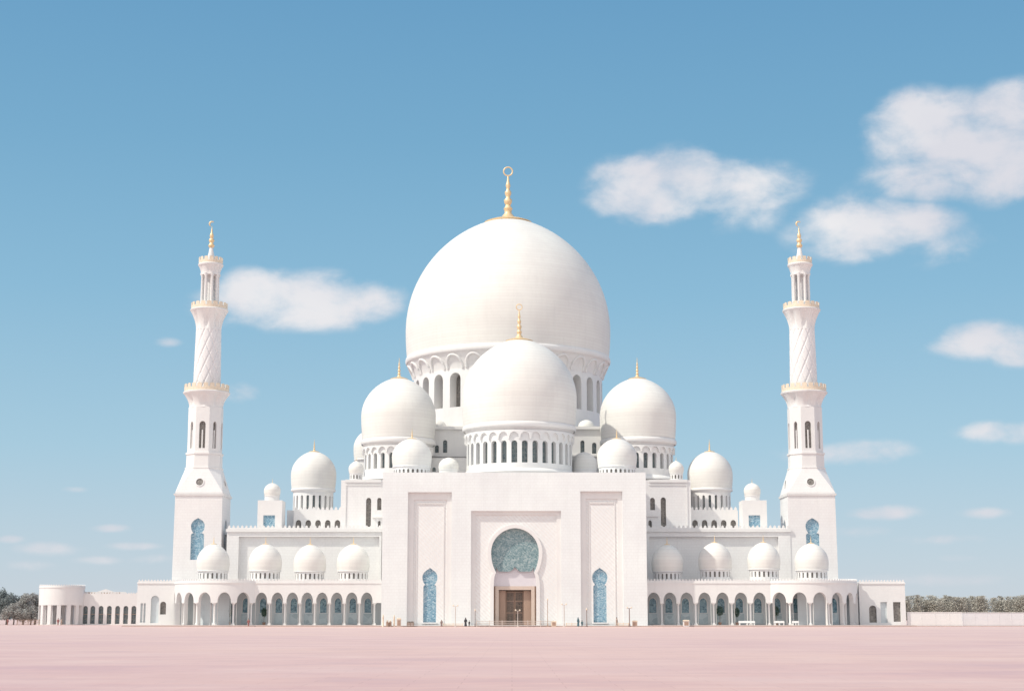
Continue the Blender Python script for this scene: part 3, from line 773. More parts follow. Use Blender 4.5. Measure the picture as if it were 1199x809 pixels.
# square base: front/side faces with keyhole recesses
zb1 = WZ(580, YW)
hT = hb * .975
kz = lambda y: WZ(y, YW)
kr2 = 7.9 * YW / F / ct
key = keyhole(0, kz(615.5), kr2, kz(606.2), kz(624), kr2 * .60, kr2 * .96, kz(655), n=14, flare=.1)
m = MB()
for rot in range(4):
    t = MB(); t.poly_xz([(-hb, 0), (hb, 0), (hT, zb1), (-hT, zb1)], [key], -hb, depth=.45)
    # batter: slope the face inwards with height
    for (x, y, z) in t.v:
        k = (hb - hT) * z / zb1
        y2 = y + k; c, s = math.cos(rot * PI / 2), math.sin(rot * PI / 2)
        m.v.append((x * c - y2 * s, x * s + y2 * c, z))
    off = len(m.v) - len(t.v); m.f += [[off + i for i in f] for f in t.f]
base = m.build('tower_base', M['cladding'], minaret, 0)
for rot in range(4):
    m = MB(); c, s = math.cos(rot * PI / 2), math.sin(rot * PI / 2)
    g = [(x, -hb + (hb - hT) * z / zb1 + .40, z) for x, z in grow(key, .03)]
    tri = tessellate_polygon([[Vector((x, z, 0)) for x, y, z in g]])
    for x, y, z in g: m.pt((x * c - y * s, x * s + y * c, z))
    m.f += [list(t) for t in tri]; m.build('window', M['teal'], minaret, 0)
m = MB(); m_box(m, hT + .22, hT + .30, zb1 + .002, zb1 + .45); m_box(m, hT + .02, hT + .05, zb1 + .452, zb1 + .75); m.build('cornice', M['plain'], minaret, 0)
# broach: square to octagon
z0 = zb1 + .752; z1 = mz(550); r1 = 20.3 * sc
m = MB(); b = []
A0 = [(-hT, -hT), (hT, -hT), (hT, hT), (-hT, hT)]
oc = []
for k in range(8):
    a = PI / 8 + k * PI / 4
    oc.append((r1 / math.cos(PI / 8) * math.sin(a), -r1 / math.cos(PI / 8) * math.cos(a)))
sq = [(hT, -hT), (hT, hT), (-hT, hT), (-hT, -hT)]
for k in range(4):
    p = sq[k]; q = sq[(k + 1) % 4]; o0, o1, o2 = oc[2 * k], oc[2 * k + 1], oc[(2 * k + 2) % 8]
    m.face((*p, z0), (*o0, z1), (*o1, z1))                # corner triangle
    m.face((*p, z0), (*q, z0), (*o2, z1), (*o1, z1))       # face trapezoid
m.build('broach', M['cladding'], minaret, 0)
for rot in range(4):
    c, s = math.cos(rot * PI / 2), math.sin(rot * PI / 2)
    m = MB(); n = 18; rr = 4.1 * sc; zc = z0 + (z1 - z0) * .42
    u = .42; yf = -(hT + (r1 - hT) * u)
    nv = Vector((0, -(z1 - z0), -(hT - r1) * -1)).normalized()
    slope = Vector((0, (hT - r1), (z1 - z0))).normalized()
    pn = Vector((0, -slope.z, slope.y))
    for ring_r, nm in ((rr * 1.2, 'f'), (rr, 'p')):
        pass
    def rotp(v): return (v.x * c - v.y * s, v.x * s + v.y * c, v.z)
    ctr = Vector((0, yf, zc))
    outer_ = [ctr + Vector((1, 0, 0)) * rr * 1.25 * math.cos(2 * PI * i / n) + slope * rr * 1.25 * math.sin(2 * PI * i / n) for i in range(n)]
    inner_ = [ctr + Vector((1, 0, 0)) * rr * math.cos(2 * PI * i / n) + slope * rr * math.sin(2 * PI * i / n) for i in range(n)]
    for i in range(n):
        j = (i + 1) % n
        m.face(*[rotp(v) for v in (outer_[i] + pn * .15, outer_[j] + pn * .15, inner_[j] + pn * .15, inner_[i] + pn * .15)])
        m.face(*[rotp(v) for v in (outer_[i], outer_[j], outer_[j] + pn * .15, outer_[i] + pn * .15)])
        m.face(*[rotp(v) for v in (inner_[i], inner_[j], inner_[j] + pn * .15, inner_[i] + pn * .15)])
    fr = m.build('window_frame', M['plain'], minaret, 0)
    m = MB(); m.face(*[rotp(v + pn * .02) for v in inner_]); w_ = m.build('window', M['screen'], minaret, 0); w_['label'] = 'round oculus window'
# octagonal shaft with tall arched windows
m = MB(); oct_prof(m, [(r1, z1), (r1 * 1.02, z1 + .05), (r1 * 1.02, z1 + .3), (19.6 * sc, z1 + .35), (19.4 * sc, mz(534)), (20.4 * sc, mz(533)), (20.4 * sc, mz(531)), (18.8 * sc, mz(530.5))])
m.build('shaft_band', M['plain'], minaret, 0)
ro = 18.8 * sc; zs0, zs1 = mz(530.6), mz(478)
side = 2 * ro * math.tan(PI / 8)
def octpath(r):
    sd = 2 * r * math.tan(PI / 8)
    def f(s, d):
        k = math.floor(s / sd + .5); a = k * PI / 4; u = s - k * sd
        return (u * math.cos(a) + (r - d) * math.sin(a), u * math.sin(a) - (r - d) * math.cos(a))
    return f, sd
op, sd = octpath(ro)
m = MB()
for k in range(8):
    a = k * PI / 4
    fpath = lambda s, d, a=a: (s * math.cos(a) + (ro - d) * math.sin(a), s * math.sin(a) - (ro - d) * math.cos(a))
    ww = sd * (.46 if k % 2 == 0 else .30)
    m.arcwall(fpath, -sd / 2, sd / 2, [(0, ww, zs0 + .8, mz(499), mz(495))], zs0, zs1, .6, back=False)
m.build('shaft', M['plain'], minaret, 0)
for k in range(8):
    a = k * PI / 4; ww = sd * (.46 if k % 2 == 0 else .30)
    m = MB(); m.face(*[(x * math.cos(a) + (ro - .5) * math.sin(a), x * math.sin(a) - (ro - .5) * math.cos(a), z) for x, z in archpts(0, ww, zs0 + .8, mz(499), mz(495))])
    m.build('window', M['screen'], minaret, 0)
    m = MB(); m.tube([(0 * math.cos(a) + (ro - .25) * math.sin(a), -(ro - .25) * math.cos(a), zs0 + .8), ((ro - .25) * math.sin(a), -(ro - .25) * math.cos(a), mz(505))], .16, 8)
    m.build('mullion', M['plain'], minaret)
def flare(ra, rb, ya, yb, n=8, ridge=.10):
    """corbelled flare under a balcony, with niches"""
    m = MB(); pr = []
    za, zb = mz(ya), mz(yb)
    for i in range(11):
        u = i / 10; pr.append(((ra + (rb - ra) * (u ** 1.9)) * sc, za + (zb - za) * u))
    N = n * 8
    def rf(a, z):
        u = max(0, min(1, (z - za) / (zb - za)))
        v = math.cos(a * n)
        return 1 - ridge * max(0, v) ** 1.5 * math.sin(PI * min(1, u * 1.05)) ** .8
    m.lathe(0, 0, pr, N, rfun=rf); return m
def balcony(rpx, ya, yb, n=20):
    z0, z1 = mz(ya), mz(yb)
    r = rpx * sc
    m = MB(); m.lathe(0, 0, [(r * .95, z0 - .25), (r * 1.0, z0 - .1), (r * 1.02, z0 + .2), (r * .98, z0 + .35)], 32); bl = m.build('balcony', M['plain'], minaret, 40)
    m = MB(); p = circ(0, 0, r * .97); L = 2 * PI * r * .97
    m.arcwall(p, 0, L, [], z0 + .352, z0 + .352 + (z1 - z0) * .35, .14, step=.5)
    merlons(m, p, 0, L, z0 + .354 + (z1 - z0) * .35, (z1 - z0) * .62, L / n * .70, L / n * .30, .14, sh=.88)
    m.build('railing', M['goldpale'], bl, 0)
flare(19.2, 26.5, 478.3, 461.5, 8, .12).build('flared_collar', M['plain'], minaret, 40)
balcony(26.6, 461.2, 452.5, 22)
# patterned round shaft: diamond net in relief
za, zb = mz(459), mz(385)
m = MB(); NZ, NA = 150, 160; b0 = 0
for i in range(NZ + 1):
    u = i / NZ; z = za + (zb - za) * u; r = (16.0 - 1.4 * u) * sc
    for j in range(NA):
        a = 2 * PI * j / NA
        p = (a * 10 / (2 * PI) + (z - za) / 4.2) % 1.0; q = (a * 10 / (2 * PI) - (z - za) / 4.2) % 1.0
        d1 = min(abs(p - .5), .25) ; d2 = min(abs(q - .5), .25)
        g = -0.13 * math.exp(-(d1 / .07) ** 2) - 0.15 * math.exp(-(d2 / .08) ** 2)
        rr = r + g
        m.v.append((rr * math.sin(a), -rr * math.cos(a), z))
for i in range(NZ):
    for j in range(NA):
        k = (j + 1) % NA; m.f.append([i * NA + j, i * NA + k, (i + 1) * NA + k, (i + 1) * NA + j])
m.build('patterned_shaft', M['shaft'], minaret, 60)
flare(14.6, 21.6, 387, 365, 8, .14).build('flared_collar', M['plain'], minaret, 40)
balcony(21.8, 364.6, 357, 18)
# lantern
m = MB(); m.lathe(0, 0, [(11.5 * sc, mz(362)), (11.5 * sc, mz(355)), (10.6 * sc, mz(354.5))], 24); m.build('lantern_base', M['plain'], minaret, 40)
for k in range(8):
    a = k * PI / 4 + PI / 8; r = 9.2 * sc; x, y = r * math.sin(a), -r * math.cos(a)
    m = MB(); c = .34
    m.lathe(x, y, [(c * 1.5, mz(355)), (c * 1.5, mz(354)), (c, mz(353.5)), (c * .92, mz(325)), (c * 1.6, mz(322)), (c * 1.6, mz(321))], 12); m.build('column', M['plain'], minaret, 50)
m = MB(); m.lathe(0, 0, [(3.6 * sc, mz(355)), (3.6 * sc, mz(320))], 16); m.build('lantern_core', M['plain'], minaret, 50)
flare(11.0, 14.2, 322.8, 311.6, 8, .06).build('lantern_head', M['plain'], minaret, 40)
balcony(14.5, 311.4, 303.8, 14)
m = MB(); m.lathe(0, 0, [(5.2 * sc, mz(308)), (5.0 * sc, mz(303.5)), (3.2 * sc, mz(297)), (2.2 * sc, mz(291)), (1.2 * sc, mz(289))], 20); m.build('spire', M['plain'], minaret, 50)
z0 = mz(290); h = mz(267) - z0
m = MB(); k = 3.9 * sc
m.lathe(0, 0, [(k * .7, z0), (k * .95, z0 + .10 * h), (k * .6, z0 + .2 * h), (k * .5, z0 + .24 * h), (k * .85, z0 + .34 * h), (k * .75, z0 + .42 * h), (k * .4, z0 + .47 * h), (k * .62, z0 + .56 * h), (k * .5, z0 + .68 * h), (k * .3, z0 + .74 * h), (k * .22, z0 + .9 * h), (.07, z0 + h), (0, z0 + 1.01 * h)], 20)
rr = 3.0 * sc; zc = mz(262.5)
arc_xz(m, 0, 0, zc, rr, R_(255), R_(40), lambda u: .03 + .17 * math.sin(PI * u))
m.tube([(0, 0, z0 + h * .98), (0, 0, zc - rr * .95)], .08, 6)
m.build('finial', M['gold'], minaret, 50)
xm, _ = W(242.0, 460, YX); minaret.location = (xm, YX, 0)
m2_ = copy_tree(minaret); m2_.location = (WX(941.3, 460, YX), YX, 0)
m2_['label'] = 'right minaret, under the big cloud bank, slim white with gilded balconies'

# =================================================================== ARCADES
def arcade(sx, label, portal_px, Rpx, ccpx, th0, straight, curve, dome_px, bw_s):
    """sx -1 left, +1 right. straight: list of arch centre px; curve: list of angles in degrees"""
    root = thing('arcade', (WX(ccpx, 700, YA), YA + 8, 0), label, 'arcade', 'arcades either side of the portal')
    R = Rpx * YA / F / ct
    cx = WX(ccpx, 700, YA); cy = YA + R * math.cos(R_(th0))
    xk = cx - sx * R * math.sin(R_(th0))       # kink where the straight meets the curve
    xe = WX(portal_px, 700, YA)
    z0, z1 = ZF, WZ(680, YA); zcr, zsp = WZ(693.3, YA), WZ(703.5, YA); zcap = WZ(705.5, YA)
    T = .95
    aw = bw_s * YA / F / ct
    # straight run, always left to right
    a, b = (xk, xe) if sx < 0 else (xe, xk)
    spath, L = line(a, YA, b, YA)
    bays = [(WX(p, 700, YA) - a, aw, z0, zsp, zcr) for p in straight]
    bays = [q for q in bays if q[0] - aw / 2 > 0.05]
    part = [q for q in bays if q[0] + aw / 2 < L - .02]
    m = MB(); m.arcwall(spath, 0, L, part, zcap, z1, T, step=4)
    # curve
    cpath = circ(cx, cy, R)
    if sx < 0: s0, s1 = -PI / 2 * R, R_(th0) * R
    else: s0, s1 = -R_(th0) * R, PI / 2 * R
    awc = aw * 1.12
    cb = [(R_(t) * R, awc, z0, zsp, zcr) for t in curve]
    m.arcwall(cpath, s0, s1, cb, zcap, z1, T, step=.8)
    wall = m.build('arcade_wall', M['plain'], root, 20)
    # columns stand between the arches
    cols = []
    ss = sorted(q[0] for q in part); ext = [ss[0] - (ss[1] - ss[0])] + ss + [ss[-1] + (ss[-1] - ss[-2])]
    for i in range(len(ext) - 1):
        s = (ext[i] + ext[i + 1]) / 2
        if .2 < s < L - .1: cols.append(spath(s, T / 2))
    ss = sorted(q[0] for q in cb); ext = [ss[0] - (ss[1] - ss[0])] + ss + [ss[-1] + (ss[-1] - ss[-2])]
    for i in range(len(ext) - 1):
        s = (ext[i] + ext[i + 1]) / 2
        if s0 + .05 < s < s1 + .6: cols.append(cpath(s, T / 2))
    for (x, y) in cols:
        c = MB(); h = zcap - z0; r = .21
        c.box(x - .36, x + .36, y - .36, y + .36, z0, z0 + .22)
        c.lathe(x, y, [(.34, z0 + .222), (.34, z0 + .32), (.27, z0 + .42), (r, z0 + .5), (r * .93, z0 + h - .55), (r * 1.15, z0 + h - .5), (r * .95, z0 + h - .44), (.38, z0 + h - .16)], 16)
        c.box(x - .43, x + .43, y - .43, y + .43, z0 + h - .157, z0 + h - .003)
        c.build('column', M['plain'], root, 40)
    # parapet moulding + merlons
    m = MB()
    m.arcwall(lambda s, d: spath(s, d - .12), 0, L, [], z1 - .5, z1 - .25, .115, step=4)
    m.arcwall(lambda s, d: cpath(s, d - .12), s0, s1, [], z1 - .5, z1 - .25, .115, step=.8)
    m.build('moulding', M['plain'], wall, 20)
    m = MB(); merlons(m, spath, 0, L, z1 + .002, .48, .34, .30, .22); merlons(m, cpath, s0, s1, z1 + .002, .48, .34, .30, .22)
    m.build('parapet', M['plain'], wall, 0)
    # roof, ceiling
    m = MB()
    arcp = [cpath(s0 + (s1 - s0) * i / 24, .2) for i in range(25)]
    if sx < 0: poly = arcp + [(xe, YA + .2), (xe, YW - .01), (cx - R + .2, YW - .01)]
    else: poly = [(xe, YA + .2)] + arcp + [(cx + R - .2, YW - .01), (xe, YW - .01)]
    for z in (z1 - .6, zcr + .35): m.f.append([m.pt((x, y, z)) for x, y in poly])
    m.build('roof', M['plain'], root, 0)
    # rear wall with arched windows over pale glazed panels
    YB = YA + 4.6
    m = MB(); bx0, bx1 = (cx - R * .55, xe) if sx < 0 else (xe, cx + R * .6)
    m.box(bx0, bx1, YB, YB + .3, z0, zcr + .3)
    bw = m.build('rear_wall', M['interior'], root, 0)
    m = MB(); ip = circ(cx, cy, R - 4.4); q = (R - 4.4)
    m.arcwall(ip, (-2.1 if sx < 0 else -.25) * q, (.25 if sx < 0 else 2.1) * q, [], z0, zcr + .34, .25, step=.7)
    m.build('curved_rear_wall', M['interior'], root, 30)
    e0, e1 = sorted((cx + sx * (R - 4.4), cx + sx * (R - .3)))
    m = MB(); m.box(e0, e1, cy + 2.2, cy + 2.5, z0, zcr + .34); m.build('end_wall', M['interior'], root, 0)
    pxs = list(straight) + [ccpx + Rpx * math.sin(R_(t)) for t in curve if abs(t) < 36]
    for p in pxs:
        xx = WX(p, 700, YA)
        xx = xx * (1 + (YB - YA) / YA * .4) + (.0)
        if not (bx0 + .8 < xx < bx1 - .8): continue
        w = aw * .58
        m = MB(); m.face(*[(x, YB - .04, z) for x, z in archpts(xx, w, WZ(717, YB), WZ(706, YB), WZ(700, YB))]); wn = m.build('window', M['arcglass'], root, 0)
        m = MB(); hh = archpts(xx, w, WZ(717, YB), WZ(706, YB), WZ(700, YB)); ho = grow(hh, .14)
        for i in range(len(hh) - 1):
            m.face((ho[i][0], YB - .09, ho[i][1]), (ho[i + 1][0], YB - .09, ho[i + 1][1]), (hh[i + 1][0], YB - .09, hh[i + 1][1]), (hh[i][0], YB - .09, hh[i][1]))
        m.build('frame', M['plain'], wn, 0)
        m = MB(); m.box(xx - w * .62, xx + w * .62, YB - .1, YB - .003, z0 + .2, WZ(718.3, YB)); m.build('glazed_panel', M['arcpanel'], root, 0)
    # small domes on the roof
    for i, p in enumerate(dome_px):
        drum_dome(root, p[0], YA + 5.6, p[1], p[2], p[2] + 22.6, p[2] + 31.6, fin=p[2] - 9, rbf=.955, ring=(p[1] - .2, p[2] + 31.6, p[2] + 33.6), fin_r=2.2, cap=True,
                  drum=dict(r=p[1] - 2.0, y0=p[2] + 44, w0=.28, w1=.90, n=20, wf=.42, t=.35), wmat='screen')
    return root
arcade(-1, 'left arcade of round arches with four little domes, curving away at the far left', 447, 61, 258, 40,
       [306, 324.6, 342.3, 359.6, 377, 394.3, 411.8, 429.4], [27, 6.5, -15, -35.5, -55, -74],
       [(249.6, 19.2, 636.3), (310.6, 19.4, 636.3), (362.8, 19.0, 637), (413.6, 19.2, 636.5)], 13.4)
arcade(1, 'right arcade of wider round arches, partly shaded by the portal, with four little domes', 757.5, 66, 946, 40,
       [765.5, 784.5, 804, 825, 846, 867.6, 889.5], [-31, -10.5, 9.8, 29.5, 49, 70],
       [(781.4, 18.6, 637), (837.2, 19.6, 634.5), (894.3, 19.2, 634.3), (950.2, 19.8, 635.5)], 14.6)

# =================================================================== OUTER BLOCKS AND PAVILION
# left block
YK = 341.0
def end_block(label, pxa, pxb, ytop, holes_px, mat='plain'):
    a, b = WX(pxa, 700, YK), WX(pxb, 700, YK)
    root = thing('gatehouse', ((a + b) / 2, YK + 4, ZF), label, 'building')
    zt_ = WZ(ytop, YK)
    hs = []
    for h in holes_px:
        x0_, x1_ = WX(h[0], 710, YK), WX(h[1], 710, YK); zt0, zb0 = WZ(h[2], YK), max(ZF + .02, WZ(h[3], YK))
        if h[4]: hs.append((archpts((x0_ + x1_) / 2, x1_ - x0_, zb0, zt0 - (x1_ - x0_) * .5, zt0)[::-1], h[5]))
        else: hs.append((rect(x0_, x1_, zb0, zt0), h[5]))
    D = 7.5
    m = MB(); m.poly_xz([(a, ZF), (b, ZF), (b, zt_), (a, zt_)], [h[0] for h in hs], YK, depth=.5)
    for x in (a, b): m.face((x, YK, ZF), (x, YK + D, ZF), (x, YK + D, zt_), (x, YK, zt_))
    m.face((a, YK, zt_), (b, YK, zt_), (b, YK + D, zt_), (a, YK + D, zt_))
    m.face((a, YK + D, ZF), (b, YK + D, ZF), (b, YK + D, zt_), (a, YK + D, zt_))
    m.build('wall', M[mat], root, 0)
    path, L = line(a, YK, b, YK)
    m = MB(); merlons(m, path, 0, L, zt_ + .002, .45, .32, .3, .22); m.build('parapet', M['plain'], root, 0)
    m = MB(); m.box(a - .1, b + .1, YK - .15, YK - .003, zt_ - .45, zt_ - .2); m.build('moulding', M['plain'], root, 0)
    for h, mt in hs:
        m = MB(); tri = tessellate_polygon([[Vector((x, z, 0)) for x, z in h]])
        for x, z in h: m.pt((x, YK + .47, z))
        m.f += [list(t) for t in tri]; m.build('window' if mt != 'interior' else 'niche', M[mt], root, 0)
    return root, a, b
end_block('low white gatehouse block between the round pavilion and the left arcade', 160.5, 204, 680.5,
          [(164.5, 167.2, 706, 728.5, 0, 'interior'), (168.2, 170.6, 706, 728.5, 0, 'interior'), (176.5, 186.0, 697, 729, 1, 'interior'), (187.4, 194.4, 704, 719, 1, 'screen')])
end_block('white end block with square openings beside the boundary wall', 1006, 1060, 681,
          [(1017.5, 1026.2, 708.5, 728.5, 1, 'screen'), (1031.0, 1038.6, 704.5, 729, 0, 'interior'), (1045.8, 1054.6, 704.5, 727.5, 0, 'screen')])

# round pavilion, open between piers
Yv = 418.0
pav = thing('pavilion', (WX(82, 720, Yv), Yv, 0), 'round white pavilion on square piers at the far left of the mosque', 'pavilion')
R = 25.2 * Yv / F / ct; cx = WX(72.5, 700, Yv); z1 = WZ(686.2, Yv); zo = WZ(708.5, Yv)
m = MB(); p = circ(cx, Yv, R); L = PI * R
m.arcwall(p, -L, L, [], zo, z1, .5, step=.6); m.lathe(cx, Yv, [(R - .3, z1 - .4), (R - .3, z1 - .3)], 48); m.lathe(cx, Yv, [(R - .3, zo + .2), (R - .3, zo + .3)], 48)
m.build('drum_wall', M['plain'], pav, 30)
m = MB(); merlons(m, p, -L, L, z1 + .002, .42, .34, .3, .2); m.arcwall(lambda s, d: p(s, d - .12), -L, L, [], z1 - .45, z1 - .2, .115, step=.6); m.build('parapet', M['plain'], pav, 0)
n = 14
for k in range(n):
    a = 2 * PI * (k + .35) / n; x, y = cx + (R - .45) * math.sin(a), Yv - (R - .45) * math.cos(a)
    m = MB(); w = .5; c, s = math.cos(a), math.sin(a)
    m.box(-w, w, -.4, .4, ZF * .8, zo - .003); m.box(-w - .1, w + .1, -.48, .48, 0.0, ZF * .8 - .003)
    m.v = [(x + X_ * c - Y_ * s, y + X_ * s + Y_ * c, Z_) for X_, Y_, Z_ in m.v]; m.build('pier', M['plain'], pav, 0)
m = MB(); m.lathe(cx, Yv, [(R + .5, 0.004), (R + .5, ZF * .55), (R + .4, ZF * .6)], 48); m.build('floor', M['plinth'], pav, 0)
# low arcade linking pavilion and gatehouse
lk = thing('link_gallery', (WX(135, 720, Yv), Yv + 2, 0), 'low white gallery with dark arches beside the round pavilion', 'building')
a, b = WX(92, 700, Yv), WX(164, 700, Yv); zt_ = WZ(695, Yv)
path, L = line(a, Yv, b, Yv)
bs = [(WX(q, 700, Yv) - a, 5.6 * Yv / F, .3, WZ(712, Yv), WZ(709, Yv)) for q in (100.5, 109.2, 118.8, 128.5, 138.2, 147.8, 157.2)]
m = MB(); m.arcwall(path, 0, L, bs, 0, zt_, .6, back=False); m.box(a, b, Yv + 3.2, Yv + 3.5, 0, zt_ - .01); m.box(a, b, Yv + .603, Yv + 3.197, zt_ - .5, zt_ - .1)
m.build('wall', M['plain'], lk, 0)
m = MB(); merlons(m, path, 0, L, zt_ + .002, .4, .34, .3, .2); m.build('parapet', M['plain'], lk, 0)
m = MB(); cxg = WX(122, 690, Yv)      # relief frieze block with small gable
m.box(cxg - 6.2, cxg + 5.4, Yv + .7, Yv + 1.2, zt_ - .3, zt_ + .55)
m.face((cxg - 2, Yv + .7, zt_ + .55), (cxg + 2.4, Yv + .7, zt_ + .55), (cxg + .2, Yv + .7, zt_ + 1.25)); 
fz = m.build('frieze', M['plain'], lk, 0)
m = MB()
for k in range(11):
    q = cxg - 4.2 + k * .78; m.box(q, q + .34, Yv + .6, Yv + .697, zt_ - .1, zt_ + .38)
m.build('ornament', M['tan'], fz, 0)
for c in bs:
    m = MB(); m.face(*[(x, Yv + .55, z) for x, z in archpts(a + c[0], c[1], c[2], c[3], c[4])]); m.build('window', M['glassdark'], lk, 0)
    m = MB(); m.box(a + c[0] - c[1] / 2, a + c[0] + c[1] / 2, Yv + .2, Yv + .3, WZ(718.5, Yv) - .1, WZ(718.5, Yv)); m.build('rail', M['tan'], lk, 0)

# boundary walls
Yb = 341.5
def bwall(label, pa, pb, Y, ytop, mat, step_px):
    a, b = WX(pa, 724, Y), WX(pb, 724, Y); z1 = WZ(ytop, Y)
    root = thing('boundary_wall', ((a + b) / 2, Y, 0), label, 'wall')
    m = MB(); m.box(a, b, Y, Y + .3, 0, z1 - .12); m.build('wall_face', M[mat], root, 0)
    m = MB(); m.box(a - .04, b + .04, Y - .06, Y + .36, z1 - .117, z1); m.build('coping', M['plain'], root, 0)
    x = a; 
    while x < b - .3:
        m = MB(); m.box(x, x + .12, Y - .03, Y - .003, 0, z1 - .12); m.build('pilaster', M['plain' if mat == 'plain' else 'greywall'], root, 0)
        x += step_px * Y / F
    m = MB(); m.box(a, b, Y - .25, Y - .073, 0, .14); m.build('footing', M['kerb'], root, 0)
bwall('bright white boundary wall in wide panels beside the end block', 1062.5, 1126.5, Yb, 716.2, 'plain', 16)
bwall('duller grey boundary wall running on to the right edge', 1127, 1330, Yb + 3, 716.6, 'greywall', 14)

# =================================================================== TREES
def tree(px, Y, ytop, wpx, mat, label, seed, n_cl=26, leaves=170, group='trees at the far left'):
    rnd = random.Random(seed)
    x, _ = W(px, 724, Y); H = WZ(ytop, Y); w = wpx * Y / F
    root = thing('tree', (x, Y, 0), label, 'tree', group)
    cl = []
    for i in range(n_cl):
        for _ in range(50):
            u = Vector((rnd.uniform(-1, 1), rnd.uniform(-1, 1), rnd.uniform(-1, 1)))
            if .25 < u.length < 1: break
        cl.append(Vector((x + u.x * w * .42, Y + u.y * w * .42, H * .56 + u.z * H * .36)))
    m = MB(); k = .03 * H + .06
    m.tube([(x, Y, -.1), (x + .1, Y, H * .18), (x - .05, Y + .1, H * .36), (x, Y, H * .6)], [k, k * .8, k * .65, k * .25], 8); tr = m.build('trunk', M['bark'], root)
    for c in cl[::3]:
        m = MB(); s = Vector((x, Y, H * rnd.uniform(.2, .45))); mid = s.lerp(c, .5) + Vector((0, 0, -.2)); m.tube([s, mid, c], [k * .4, k * .25, k * .08], 6); m.build('limb', M['bark'], tr)
    m = MB()
    for c in cl:
        rc = w * rnd.uniform(.13, .22)
        for _ in range(leaves):
            d = Vector((rnd.gauss(0, 1), rnd.gauss(0, 1), rnd.gauss(0, .75))).normalized() * rc * rnd.uniform(.35, 1.05) ** .6
            p = c + d; sz = rnd.uniform(.10, .26)
            a = Vector((rnd.gauss(0, 1), rnd.gauss(0, 1), rnd.gauss(0, 1))).normalized(); b = a.orthogonal().normalized()
            if p.z < .2: continue
            m.face(p - a * sz, p - b * sz * .6, p + a * sz, p + b * sz * .6)
    m.build('crown', mat, root, 0, weld=False)
D = M['leaf_dark']; G = M['leaf_grey']
tree(8, 436, 685.5, 30, D, 'tall dark grey-green tree at the left edge of the photo', 1, 30, 220)
tree(-14, 438, 690, 30, D, 'dark tree just outside the left edge', 2)
tree(27, 432, 694, 24, G, 'pale haze-tinted tree right of the tall dark one', 3, 24, 200)
tree(41, 440, 691.5, 26, G, 'grey haze-tinted tree touching the round pavilion', 4, 26, 200)
tree(60, 452, 698, 30, G, 'haze-tinted tree seen between the pavilion piers', 5)
tree(84, 452, 699, 30, D, 'dark tree behind the middle of the round pavilion', 6)
tree(16, 424, 708, 26, G, 'low haze-tinted bush below the dark tree', 7, 18, 170)
tree(36, 424, 710, 22, G, 'low grey bush beside the red clad person', 8, 18, 170)

def wood(name, label, pa, pb, Y, y_top, mat, count, seed, depth=22):
    rnd = random.Random(seed); a, b = WX(pa, 724, Y), WX(pb, 724, Y)
    m = MB(); H = WZ(y_top, Y)
    K = int((b - a) / 1.3); cl = []
    for i in range(K):
        x = a + (b - a) * (i + rnd.random()) / K
        for r in range(3):
            cl.append((x + rnd.uniform(-1.5, 1.5), Y + rnd.uniform(0, depth), H * (rnd.uniform(.80, 1.0)), rnd.uniform(1.5, 2.6)))
    per = count // len(cl)
    for (x, y, h, r) in cl:
        for _ in range(per):
            zz = rnd.uniform(.12, 1) ** .8
            d = Vector((rnd.gauss(0, .5) * r, rnd.gauss(0, .5) * r, 0)) * math.sqrt(max(.05, 1.15 - zz))
            p = Vector((x, y, zz * h)) + d; sz = rnd.uniform(.12, .26)
            u = Vector((rnd.gauss(0, 1), rnd.gauss(0, 1), rnd.gauss(0, 1))).normalized(); v = u.orthogonal().normalized()
            m.face(p - u * sz, p - v * sz * .5, p + u * sz, p + v * sz * .5)
    return tag(m.build(name, mat, None, 0, weld=False), label, 'woodland', kind='stuff')
wood('scrub_woodland', 'brown haze-tinted woodland running along behind the boundary wall', 1040, 1340, 430, 696, M['leaf_brown'], 130000, 11)
wood('distant_woodland', 'grey low woodland behind the left trees', -160, 110, 470, 699, M['leaf_grey'], 30000, 12, 14)

